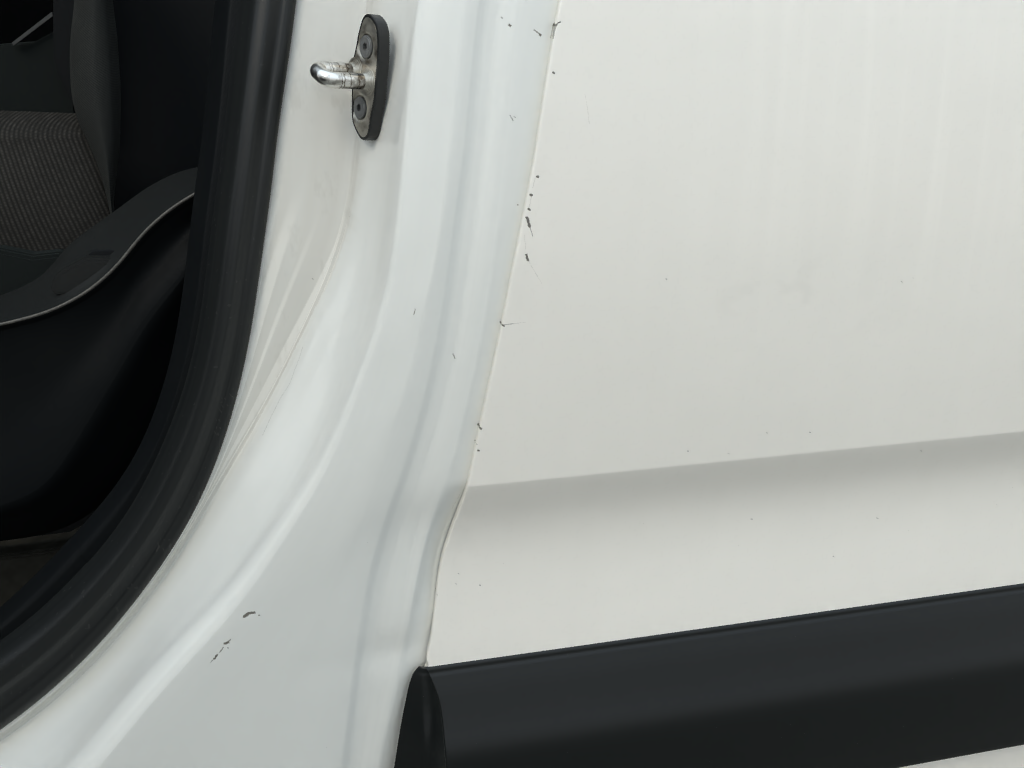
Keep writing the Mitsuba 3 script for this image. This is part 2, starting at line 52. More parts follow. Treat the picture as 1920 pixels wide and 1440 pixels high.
SEAL = {
 's0': [[-130.2,150.3,1050.6],[-136.0,143.4,1026.8],[-141.9,136.8,1003.0],[-147.6,130.4,979.0],[-152.9,124.5,954.7],[-157.8,118.9,930.1],[-162.8,113.8,905.3],[-168.0,109.1,880.1],[-173.7,105.0,854.5],[-179.5,101.3,828.4],[-185.2,98.2,801.6],[-191.6,95.8,774.1],[-199.8,94.0,746.3],[-210.3,92.9,718.4],[-223.2,92.2,690.6],[-238.0,92.0,663.0],[-255.2,92.0,636.4],[-275.0,92.0,611.8],[-296.8,92.0,589.1],[-319.9,92.0,568.1],[-344.4,92.0,549.4],[-369.7,92.0,532.8],[-395.5,92.0,517.7],[-421.6,92.0,503.7],[-447.8,92.0,490.8],[-474.0,92.0,478.8]],
 's1': [[-126.5,137.8,1048.8],[-132.2,131.0,1025.3],[-138.0,124.4,1001.7],[-143.7,118.2,978.0],[-148.9,112.3,954.0],[-153.7,106.8,929.7],[-158.6,101.8,905.0],[-163.8,97.1,880.1],[-169.4,93.0,854.8],[-175.1,89.4,828.9],[-180.7,86.3,802.3],[-187.1,83.9,775.2],[-195.2,82.1,747.7],[-205.7,81.0,720.0],[-218.5,80.2,692.6],[-233.2,80.0,665.4],[-250.3,80.0,639.0],[-269.9,80.0,614.7],[-291.5,80.0,592.2],[-314.4,80.0,571.4],[-338.6,80.0,552.9],[-363.7,80.0,536.5],[-389.2,80.0,521.5],[-415.0,80.0,507.7],[-441.0,80.0,494.9],[-467.0,80.0,483.0]],
 's2': [[-123.6,129.5,1048.1],[-129.3,122.8,1024.6],[-135.0,116.2,1001.0],[-140.6,110.0,977.3],[-145.7,104.1,953.3],[-150.6,98.7,929.0],[-155.6,93.6,904.5],[-160.8,89.0,879.5],[-166.4,84.9,854.2],[-172.0,81.3,828.4],[-177.7,78.3,801.8],[-184.2,75.8,774.7],[-192.4,74.1,747.2],[-202.9,72.9,719.6],[-215.8,72.2,692.2],[-230.6,72.0,665.0],[-247.8,72.0,638.8],[-267.4,72.0,614.4],[-288.9,72.0,591.9],[-311.8,72.0,571.0],[-336.0,72.0,552.5],[-361.0,72.0,536.0],[-386.6,72.0,520.9],[-412.3,72.0,507.0],[-438.3,72.0,494.2],[-464.2,72.0,482.2]],
 's3': [[-117.8,119.3,1047.2],[-123.4,112.5,1023.6],[-129.0,105.9,999.8],[-134.5,99.7,976.0],[-139.7,93.8,951.8],[-144.8,88.3,927.4],[-149.9,83.3,902.7],[-155.1,78.7,877.6],[-160.7,74.6,852.1],[-166.4,71.0,826.0],[-172.2,68.0,799.3],[-178.9,65.6,771.9],[-187.4,64.0,744.2],[-198.1,62.8,716.3],[-211.1,62.1,688.7],[-226.3,62.0,661.3],[-243.9,62.0,635.1],[-263.8,62.0,610.5],[-285.4,62.0,587.7],[-308.4,62.0,566.5],[-332.8,62.0,547.6],[-358.0,62.0,530.8],[-383.7,62.0,515.5],[-409.7,62.0,501.3],[-435.8,62.0,488.2],[-462.0,62.0,476.0]],
 's4': [[-112.6,117.8,1047.2],[-118.2,110.9,1023.2],[-123.7,104.2,999.1],[-129.1,97.9,974.8],[-134.4,91.9,950.3],[-139.8,86.4,925.5],[-145.0,81.3,900.3],[-150.3,76.7,874.8],[-156.0,72.6,848.8],[-161.8,69.0,822.2],[-167.8,66.1,794.9],[-174.8,63.8,767.0],[-183.6,62.2,738.7],[-194.6,61.1,710.2],[-208.0,60.5,682.0],[-223.7,60.5,654.2],[-241.8,60.5,627.6],[-262.1,60.5,602.5],[-284.2,60.5,579.1],[-307.6,60.5,557.5],[-332.4,60.5,538.1],[-358.1,60.5,520.8],[-384.3,60.5,505.0],[-410.8,60.5,490.4],[-437.4,60.5,476.8],[-464.1,60.5,464.2]],
 's5': [[-109.0,119.9,1047.6],[-114.6,112.9,1023.2],[-120.1,106.1,998.7],[-125.5,99.7,974.0],[-130.9,93.6,949.1],[-136.4,88.1,923.9],[-141.9,83.0,898.4],[-147.2,78.3,872.4],[-152.9,74.2,845.9],[-158.9,70.6,818.9],[-165.0,67.7,791.1],[-172.3,65.5,762.7],[-181.3,64.0,733.9],[-192.5,63.0,704.9],[-206.2,62.5,676.1],[-222.4,62.5,647.8],[-241.0,62.5,620.8],[-261.6,62.5,595.3],[-284.1,62.5,571.4],[-307.9,62.5,549.3],[-333.2,62.5,529.4],[-359.3,62.5,511.7],[-386.0,62.5,495.5],[-412.9,62.5,480.6],[-440.0,62.5,466.7],[-467.2,62.5,453.7]],
 's5b': [[-104.7,122.7,1048.1],[-110.3,115.6,1023.2],[-115.8,108.7,998.3],[-121.3,102.2,973.1],[-126.7,96.0,947.7],[-132.5,90.4,922.1],[-138.1,85.2,896.0],[-143.5,80.5,869.5],[-149.3,76.3,842.6],[-155.4,72.7,814.9],[-161.7,69.8,786.6],[-169.2,67.4,757.7],[-178.6,65.7,728.3],[-190.0,64.5,698.8],[-204.0,63.9,669.5],[-220.7,63.6,641.0],[-239.8,63.5,613.6],[-260.8,63.4,587.7],[-283.6,63.2,563.3],[-307.8,63.1,540.8],[-333.4,63.0,520.6],[-360.0,63.0,502.4],[-387.1,63.0,485.8],[-414.5,63.0,470.5],[-442.1,63.0,456.3],[-469.8,63.0,442.9]],
 's6': [[-102.6,122.5,1048.1],[-108.2,115.3,1023.1],[-113.8,108.4,998.0],[-119.2,101.8,972.6],[-124.6,95.7,947.1],[-130.5,90.0,921.3],[-136.2,84.8,895.1],[-141.6,80.0,868.4],[-147.5,75.8,841.2],[-153.6,72.2,813.4],[-160.0,69.3,784.8],[-167.6,66.8,755.7],[-177.1,65.1,726.1],[-188.7,63.9,696.4],[-202.8,63.3,666.8],[-219.7,63.0,638.2],[-238.9,62.8,610.7],[-260.1,62.6,584.6],[-283.0,62.4,560.1],[-307.4,62.2,537.4],[-333.1,62.0,517.1],[-359.9,62.0,498.7],[-387.2,62.0,482.0],[-414.8,62.0,466.5],[-442.6,62.0,452.1],[-470.4,62.0,438.6]],
 's7': [[-99.2,124.0,1048.4],[-104.9,116.7,1023.1],[-110.4,109.7,997.6],[-115.8,103.0,971.9],[-121.3,96.8,946.0],[-127.4,91.1,919.8],[-133.2,85.8,893.3],[-138.6,81.0,866.2],[-144.6,76.8,838.6],[-150.8,73.3,810.4],[-157.4,70.4,781.4],[-165.2,67.8,751.9],[-174.8,65.8,721.9],[-186.6,64.4,691.9],[-201.0,63.6,662.0],[-218.2,63.0,633.2],[-237.8,62.8,605.4],[-259.3,62.6,579.0],[-282.4,62.4,554.1],[-307.1,62.2,531.1],[-333.2,62.0,510.3],[-360.3,62.0,491.6],[-387.9,62.0,474.6],[-415.9,62.0,458.8],[-444.0,62.0,444.1],[-472.2,62.0,430.4]],
 's8': [[-96.6,127.8,1048.9],[-102.3,120.4,1023.2],[-107.8,113.3,997.4],[-113.3,106.5,971.4],[-118.9,100.2,945.1],[-125.0,94.5,918.6],[-131.0,89.0,891.7],[-136.5,84.1,864.2],[-142.5,79.7,836.2],[-148.8,76.1,807.6],[-155.5,73.1,778.2],[-163.5,70.4,748.4],[-173.3,68.3,718.1],[-185.3,66.7,687.6],[-199.9,65.8,657.4],[-217.3,65.0,628.4],[-237.3,64.8,600.4],[-259.1,64.6,573.6],[-282.5,64.4,548.2],[-307.5,64.2,524.9],[-333.9,64.0,503.8],[-361.3,64.0,484.8],[-389.3,64.0,467.5],[-417.7,64.0,451.4],[-446.2,64.0,436.5],[-474.7,64.0,422.5]],
 's9': [[-98.2,135.1,1049.9],[-103.9,127.6,1024.0],[-109.5,120.4,998.0],[-115.0,113.6,971.8],[-120.6,107.3,945.3],[-126.8,101.5,918.6],[-132.8,96.2,891.5],[-138.4,91.4,863.8],[-144.5,87.2,835.5],[-150.8,83.8,806.6],[-157.6,81.0,776.9],[-165.7,79.1,746.5],[-175.6,77.8,715.5],[-187.8,77.0,684.4],[-202.6,77.0,653.3],[-220.5,77.0,623.4],[-240.8,77.0,594.8],[-263.0,77.0,567.4],[-286.8,77.0,541.6],[-312.3,77.0,517.7],[-339.2,77.0,496.1],[-367.1,77.0,476.8],[-395.6,77.0,459.2],[-424.4,77.0,442.8],[-453.4,77.0,427.6],[-482.4,77.0,413.4]],
}
TRIM = {
 't0': [[-145.7,210.0,1056.3],[-151.0,202.6,1031.3],[-156.7,195.6,1006.1],[-162.5,188.9,980.9],[-167.7,182.6,955.4],[-172.3,176.8,929.6],[-177.1,171.4,903.4],[-182.5,166.6,877.0],[-188.6,162.3,850.1],[-194.6,158.6,822.7],[-200.5,155.6,794.5],[-207.2,153.2,765.7],[-215.3,151.6,736.4],[-225.7,150.5,706.8],[-238.7,150.0,677.3],[-254.9,150.0,648.8],[-274.5,150.0,622.5],[-296.5,150.0,598.3],[-319.5,150.0,574.8],[-343.4,150.0,552.2],[-368.2,150.0,531.0],[-394.0,150.0,511.3],[-420.4,150.0,493.1],[-447.3,150.0,476.4],[-474.6,150.0,461.2],[-502.1,150.0,447.3]],
 't1': [[-141.7,163.4,1051.0],[-146.6,156.5,1027.4],[-152.0,150.0,1003.7],[-157.5,143.7,979.8],[-162.4,137.7,955.8],[-166.6,132.2,931.4],[-171.2,127.1,906.7],[-176.3,122.4,881.7],[-182.0,118.2,856.4],[-187.7,114.6,830.5],[-193.2,111.5,804.0],[-199.4,109.0,776.9],[-207.1,107.2,749.3],[-216.9,106.0,721.5],[-229.2,105.2,693.9],[-244.4,105.0,667.1],[-263.0,105.0,642.4],[-283.7,105.0,619.6],[-305.3,105.0,597.4],[-327.8,105.0,576.2],[-351.2,105.0,556.2],[-375.5,105.0,537.6],[-400.4,105.0,520.4],[-425.7,105.0,504.7],[-451.4,105.0,490.4],[-477.3,105.0,477.3]],
 't2': [[-137.7,149.9,1049.3],[-142.6,143.1,1026.0],[-147.9,136.7,1002.5],[-153.3,130.4,979.0],[-158.1,124.6,955.2],[-162.3,119.1,931.0],[-166.8,114.1,906.6],[-171.8,109.5,881.9],[-177.4,105.3,856.9],[-183.0,101.7,831.3],[-188.4,98.6,805.1],[-194.6,96.1,778.3],[-202.3,94.3,751.0],[-212.0,93.1,723.5],[-224.2,92.3,696.2],[-239.4,92.0,669.9],[-257.7,92.0,645.4],[-278.2,92.0,622.8],[-299.5,92.0,601.0],[-321.8,92.0,579.9],[-344.9,92.0,560.1],[-368.9,92.0,541.8],[-393.5,92.0,524.8],[-418.6,92.0,509.3],[-444.0,92.0,495.1],[-469.6,92.0,482.1]],
 't3': [[-134.0,145.9,1049.4],[-139.2,139.2,1026.0],[-144.8,132.7,1002.5],[-150.4,126.4,978.9],[-155.4,120.5,955.0],[-159.9,115.0,930.8],[-164.6,110.0,906.3],[-169.7,105.4,881.5],[-175.3,101.2,856.4],[-181.0,97.6,830.7],[-186.5,94.5,804.3],[-192.7,92.1,777.4],[-200.6,90.2,750.0],[-210.7,89.0,722.5],[-223.1,88.2,695.2],[-238.0,88.0,668.4],[-255.6,88.0,643.0],[-275.7,88.0,619.6],[-297.1,88.0,597.4],[-319.7,88.0,576.6],[-343.3,88.0,557.4],[-367.8,88.0,540.0],[-392.9,88.0,524.1],[-418.3,88.0,509.4],[-444.0,88.0,496.0],[-469.7,88.0,483.6]],
 't4': [[-127.4,146.0,1049.8],[-133.2,139.2,1026.1],[-139.0,132.6,1002.2],[-144.8,126.3,978.2],[-150.0,120.3,954.0],[-154.9,114.8,929.4],[-159.9,109.7,904.6],[-165.1,105.0,879.4],[-170.8,100.8,853.8],[-176.5,97.2,827.6],[-182.2,94.2,800.8],[-188.7,91.8,773.4],[-196.9,90.0,745.5],[-207.4,88.9,717.6],[-220.4,88.1,689.9],[-235.2,88.0,662.3],[-252.4,88.0,635.7],[-272.3,88.0,611.1],[-294.1,88.0,588.4],[-317.2,88.0,567.4],[-341.7,88.0,548.6],[-367.1,88.0,532.1],[-392.9,88.0,516.9],[-418.9,88.0,502.9],[-445.2,88.0,490.0],[-471.4,88.0,478.0]],
 't5': [[-122.6,148.0,1049.6],[-128.5,141.0,1025.5],[-134.4,134.4,1001.4],[-140.2,128.0,977.1],[-145.5,122.0,952.5],[-150.4,116.4,927.7],[-155.4,111.2,902.5],[-160.7,106.6,876.9],[-166.4,102.4,851.0],[-172.2,98.8,824.5],[-177.9,95.8,797.2],[-184.5,93.5,769.4],[-192.9,91.8,741.1],[-203.8,90.7,712.8],[-216.9,90.0,684.7],[-232.0,90.0,656.7],[-249.6,90.0,629.7],[-269.8,90.0,604.8],[-291.9,90.0,581.8],[-315.3,90.0,560.4],[-340.2,90.0,541.5],[-365.9,90.0,524.6],[-392.0,90.0,509.2],[-418.5,90.0,495.0],[-445.1,90.0,482.0],[-471.7,90.0,469.8]],
}
SILL = {
 'u0': [[-160.7,247.6,852.2],[-174.4,247.3,850.4],[-188.1,247.0,848.2],[-201.6,246.6,845.7],[-214.7,246.0,841.3],[-227.2,245.2,835.2],[-239.2,244.3,828.0],[-250.8,243.3,820.2],[-262.4,242.4,812.5],[-274.2,241.6,804.9],[-285.7,240.8,797.0],[-296.4,239.9,787.9],[-306.2,239.1,777.4],[-317.1,238.4,768.3],[-329.3,238.0,761.9],[-342.0,237.6,757.1],[-354.9,237.4,753.5],[-367.8,237.3,750.8],[-380.6,237.2,748.5],[-393.4,237.0,746.2],[-406.1,236.9,743.6],[-418.7,236.8,740.7],[-431.2,236.6,737.6],[-443.7,236.5,734.3],[-456.1,236.4,730.9],[-468.5,236.2,727.4]],
 'u1': [[-160.4,238.0,854.9],[-174.0,237.7,853.1],[-187.5,237.4,851.0],[-200.8,237.0,848.4],[-213.8,236.4,844.1],[-226.2,235.6,838.2],[-238.0,234.7,831.1],[-249.4,233.7,823.4],[-260.9,232.8,815.8],[-272.5,232.0,808.3],[-283.9,231.1,800.5],[-294.6,230.3,791.6],[-304.2,229.4,781.3],[-314.8,228.7,772.2],[-326.9,228.2,765.8],[-339.4,227.9,761.0],[-352.2,227.7,757.5],[-364.9,227.5,754.8],[-377.5,227.4,752.6],[-390.1,227.3,750.3],[-402.7,227.1,747.7],[-415.1,227.0,744.8],[-427.5,226.8,741.8],[-439.8,226.7,738.6],[-452.1,226.5,735.2],[-464.3,226.4,731.7]],
 'u2': [[-159.7,218.3,856.9],[-172.9,217.8,853.8],[-185.9,217.4,850.5],[-198.8,216.8,847.0],[-211.2,216.1,842.0],[-223.1,215.3,835.7],[-234.4,214.3,828.3],[-245.2,213.3,820.2],[-256.1,212.4,812.0],[-267.0,211.5,804.1],[-278.1,210.7,796.2],[-288.8,209.9,787.8],[-299.0,209.2,778.6],[-310.1,208.6,770.7],[-322.1,208.2,765.2],[-334.5,207.9,761.1],[-346.9,207.7,757.9],[-359.4,207.6,755.4],[-371.8,207.4,753.3],[-384.1,207.3,751.1],[-396.3,207.2,748.7],[-408.5,207.0,746.0],[-420.6,206.9,743.2],[-432.6,206.8,740.2],[-444.6,206.6,737.2],[-456.5,206.5,734.0]],
 'u3': [[-158.6,183.9,860.4],[-170.5,183.0,854.8],[-182.4,182.2,849.3],[-194.3,181.4,843.9],[-205.9,180.6,838.0],[-217.0,179.6,831.0],[-227.4,178.6,822.9],[-237.2,177.6,814.0],[-246.7,176.6,804.8],[-256.6,175.7,796.0],[-267.1,174.9,787.8],[-278.0,174.3,780.4],[-289.1,173.8,773.5],[-300.8,173.4,767.8],[-312.8,173.1,763.8],[-324.9,172.9,760.7],[-337.0,172.7,758.2],[-349.0,172.6,756.0],[-361.0,172.5,754.0],[-372.9,172.4,752.0],[-384.8,172.2,749.8],[-396.6,172.1,747.5],[-408.3,172.0,745.1],[-420.0,171.9,742.7],[-431.6,171.8,740.2],[-443.1,171.6,737.6]],
 'q0': [[-158.8,172.2,862.2],[-170.0,171.1,855.6],[-181.4,170.1,849.1],[-192.8,169.2,842.8],[-204.0,168.4,836.3],[-214.8,167.4,829.0],[-224.9,166.4,820.7],[-234.2,165.3,811.4],[-243.2,164.2,801.6],[-252.6,163.3,792.3],[-262.8,162.6,783.9],[-273.8,162.0,776.9],[-285.4,161.6,771.0],[-297.2,161.2,766.4],[-309.2,161.0,763.0],[-321.3,160.8,760.4],[-333.4,160.7,758.2],[-345.3,160.6,756.1],[-357.2,160.5,754.1],[-369.1,160.4,752.1],[-380.8,160.2,750.1],[-392.5,160.1,748.0],[-404.2,160.0,745.8],[-415.7,159.9,743.5],[-427.2,159.8,741.2],[-438.7,159.7,738.9]],
 'q1': [[-158.2,169.1,861.8],[-169.4,168.0,855.1],[-180.7,167.1,848.7],[-192.1,166.2,842.4],[-203.3,165.3,836.0],[-214.0,164.4,828.6],[-224.1,163.3,820.3],[-233.4,162.2,811.0],[-242.3,161.2,801.2],[-251.7,160.3,792.0],[-262.0,159.6,783.7],[-272.9,159.0,776.6],[-284.4,158.6,770.8],[-296.2,158.2,766.2],[-308.3,158.0,762.8],[-320.3,157.8,760.2],[-332.3,157.7,758.0],[-344.3,157.6,755.9],[-356.1,157.5,753.9],[-367.9,157.4,752.0],[-379.7,157.2,749.9],[-391.3,157.1,747.8],[-403.0,157.0,745.6],[-414.5,156.9,743.4],[-426.0,156.8,741.1],[-437.4,156.7,738.8]],
 'q2': [[-157.5,169.4,860.5],[-168.7,168.3,853.8],[-180.1,167.4,847.3],[-191.5,166.5,841.1],[-202.8,165.6,834.6],[-213.5,164.7,827.2],[-223.6,163.6,818.8],[-232.9,162.6,809.4],[-241.8,161.6,799.7],[-251.3,160.7,790.4],[-261.6,160.0,782.1],[-272.6,159.4,775.1],[-284.2,159.0,769.2],[-296.0,158.6,764.6],[-308.1,158.4,761.2],[-320.2,158.2,758.6],[-332.2,158.1,756.4],[-344.2,158.0,754.3],[-356.1,157.9,752.3],[-367.9,157.8,750.4],[-379.7,157.6,748.3],[-391.4,157.5,746.2],[-403.1,157.4,744.0],[-414.6,157.3,741.7],[-426.2,157.2,739.4],[-437.6,157.1,737.1]],
 'q3': [[-155.9,173.3,856.7],[-167.3,172.3,849.9],[-178.8,171.3,843.4],[-190.3,170.4,837.0],[-201.7,169.6,830.4],[-212.6,168.6,823.0],[-222.7,167.6,814.4],[-232.0,166.6,804.8],[-241.2,165.6,794.9],[-250.8,164.8,785.6],[-261.3,164.1,777.3],[-272.5,163.5,770.2],[-284.2,163.1,764.4],[-296.2,162.8,759.6],[-308.4,162.6,756.2],[-320.6,162.4,753.6],[-332.8,162.3,751.3],[-345.0,162.2,749.2],[-357.0,162.1,747.2],[-369.0,162.0,745.2],[-380.9,161.9,743.2],[-392.8,161.8,741.0],[-404.6,161.7,738.8],[-416.3,161.6,736.5],[-428.0,161.5,734.2],[-439.6,161.4,731.9]],
 'k0': [[-160.8,181.2,856.2],[-171.0,179.6,845.4],[-181.0,178.1,834.6],[-191.2,176.7,823.7],[-201.8,175.5,813.3],[-212.7,174.4,803.1],[-223.6,173.4,792.8],[-234.0,172.4,781.9],[-243.7,171.5,770.3],[-253.4,170.7,758.4],[-263.7,170.1,746.9],[-274.5,169.6,736.0],[-285.8,169.2,725.5],[-297.4,168.8,715.4],[-309.5,168.5,705.9],[-322.1,168.3,697.4],[-335.5,168.2,691.2],[-349.2,168.1,687.1],[-363.0,168.0,683.9],[-376.8,168.0,681.1],[-390.4,168.0,678.5],[-404.0,168.0,676.0],[-417.5,168.0,673.7],[-431.0,168.0,671.4],[-444.3,168.0,669.2],[-457.6,168.0,667.2]],
 'k1': [[-162.5,172.9,854.0],[-171.1,170.9,840.1],[-179.3,169.0,825.8],[-187.5,167.3,811.3],[-196.8,165.8,797.3],[-207.8,164.6,784.5],[-219.5,163.7,772.3],[-231.0,162.8,759.8],[-241.7,162.0,746.2],[-251.6,161.4,731.8],[-261.7,160.9,717.3],[-272.0,160.4,702.8],[-282.5,160.1,688.0],[-293.0,160.0,673.1],[-303.8,160.0,658.1],[-315.5,160.0,643.8],[-329.4,160.0,632.6],[-344.8,160.0,625.9],[-360.6,160.0,621.3],[-376.4,160.0,617.6],[-392.1,160.0,614.5],[-407.7,160.0,611.8],[-423.2,160.0,609.3],[-438.6,160.0,607.1],[-453.8,160.0,605.2],[-468.9,160.0,603.5]],
 'k2': [[-162.4,172.8,853.5],[-170.7,170.7,839.2],[-178.7,168.8,824.5],[-186.5,167.1,809.6],[-195.5,165.6,795.1],[-206.1,164.4,781.6],[-217.5,163.4,768.8],[-228.9,162.6,755.7],[-239.5,161.8,741.7],[-249.5,161.2,726.9],[-259.6,160.7,712.0],[-270.0,160.3,697.1],[-280.5,160.0,682.1],[-291.2,160.0,666.8],[-302.2,160.0,651.5],[-314.2,160.0,637.1],[-328.4,160.0,625.9],[-344.2,160.0,619.3],[-360.2,160.0,614.9],[-376.3,160.0,611.4],[-392.2,160.0,608.4],[-408.1,160.0,605.7],[-423.8,160.0,603.3],[-439.4,160.0,601.2],[-454.9,160.0,599.3],[-470.2,160.0,597.7]],
 'l0': [[-161.8,194.0,848.3],[-169.9,191.9,832.6],[-177.4,189.9,816.4],[-184.3,188.1,799.9],[-191.7,186.5,783.2],[-200.4,185.3,767.0],[-210.3,184.3,751.2],[-220.5,183.6,735.5],[-230.7,182.9,719.4],[-241.1,182.4,703.2],[-251.9,182.1,687.0],[-263.2,182.0,670.8],[-274.9,182.0,654.7],[-287.1,182.0,638.9],[-300.0,182.0,623.6],[-314.4,182.0,610.2],[-330.7,182.0,600.6],[-347.9,182.0,595.4],[-365.2,182.0,592.4],[-382.4,182.0,590.0],[-399.4,182.0,587.7],[-416.3,182.0,585.6],[-433.1,182.0,583.6],[-449.7,182.0,581.7],[-466.2,182.0,579.9],[-482.6,182.0,578.2]],
 'l1': [[-161.4,226.0,840.7],[-169.2,223.6,823.1],[-176.1,221.6,804.9],[-181.8,219.8,786.1],[-187.1,218.3,766.8],[-193.2,217.1,747.4],[-200.6,216.2,728.0],[-209.2,215.6,708.8],[-218.9,215.1,689.9],[-230.0,215.0,671.4],[-241.9,215.0,653.2],[-254.4,215.0,635.2],[-267.7,215.0,617.6],[-282.0,215.0,600.8],[-297.6,215.0,585.6],[-315.0,215.0,573.6],[-333.7,215.0,565.8],[-352.9,215.0,562.2],[-372.0,215.0,561.0],[-390.8,215.0,560.0],[-409.6,215.0,558.7],[-428.1,215.0,557.2],[-446.5,215.0,555.7],[-464.7,215.0,554.1],[-482.8,215.0,552.4],[-500.8,215.0,550.6]],
 'l2': [[-160.1,269.8,831.8],[-168.4,267.5,812.9],[-175.7,265.5,793.5],[-181.7,263.8,773.3],[-187.4,262.4,752.7],[-194.0,261.4,731.9],[-202.0,260.7,711.2],[-211.2,260.2,690.6],[-221.6,260.0,670.3],[-233.5,260.0,650.4],[-246.3,260.0,631.0],[-259.7,260.0,611.8],[-273.9,260.0,593.0],[-289.2,260.0,575.1],[-305.9,260.0,558.8],[-324.5,260.0,546.0],[-344.5,260.0,537.5],[-365.0,260.0,533.5],[-385.4,260.0,532.2],[-405.6,260.0,531.2],[-425.6,260.0,529.8],[-445.4,260.0,528.3],[-465.1,260.0,526.7],[-484.6,260.0,525.0],[-503.9,260.0,523.2],[-523.1,260.0,521.3]],
}
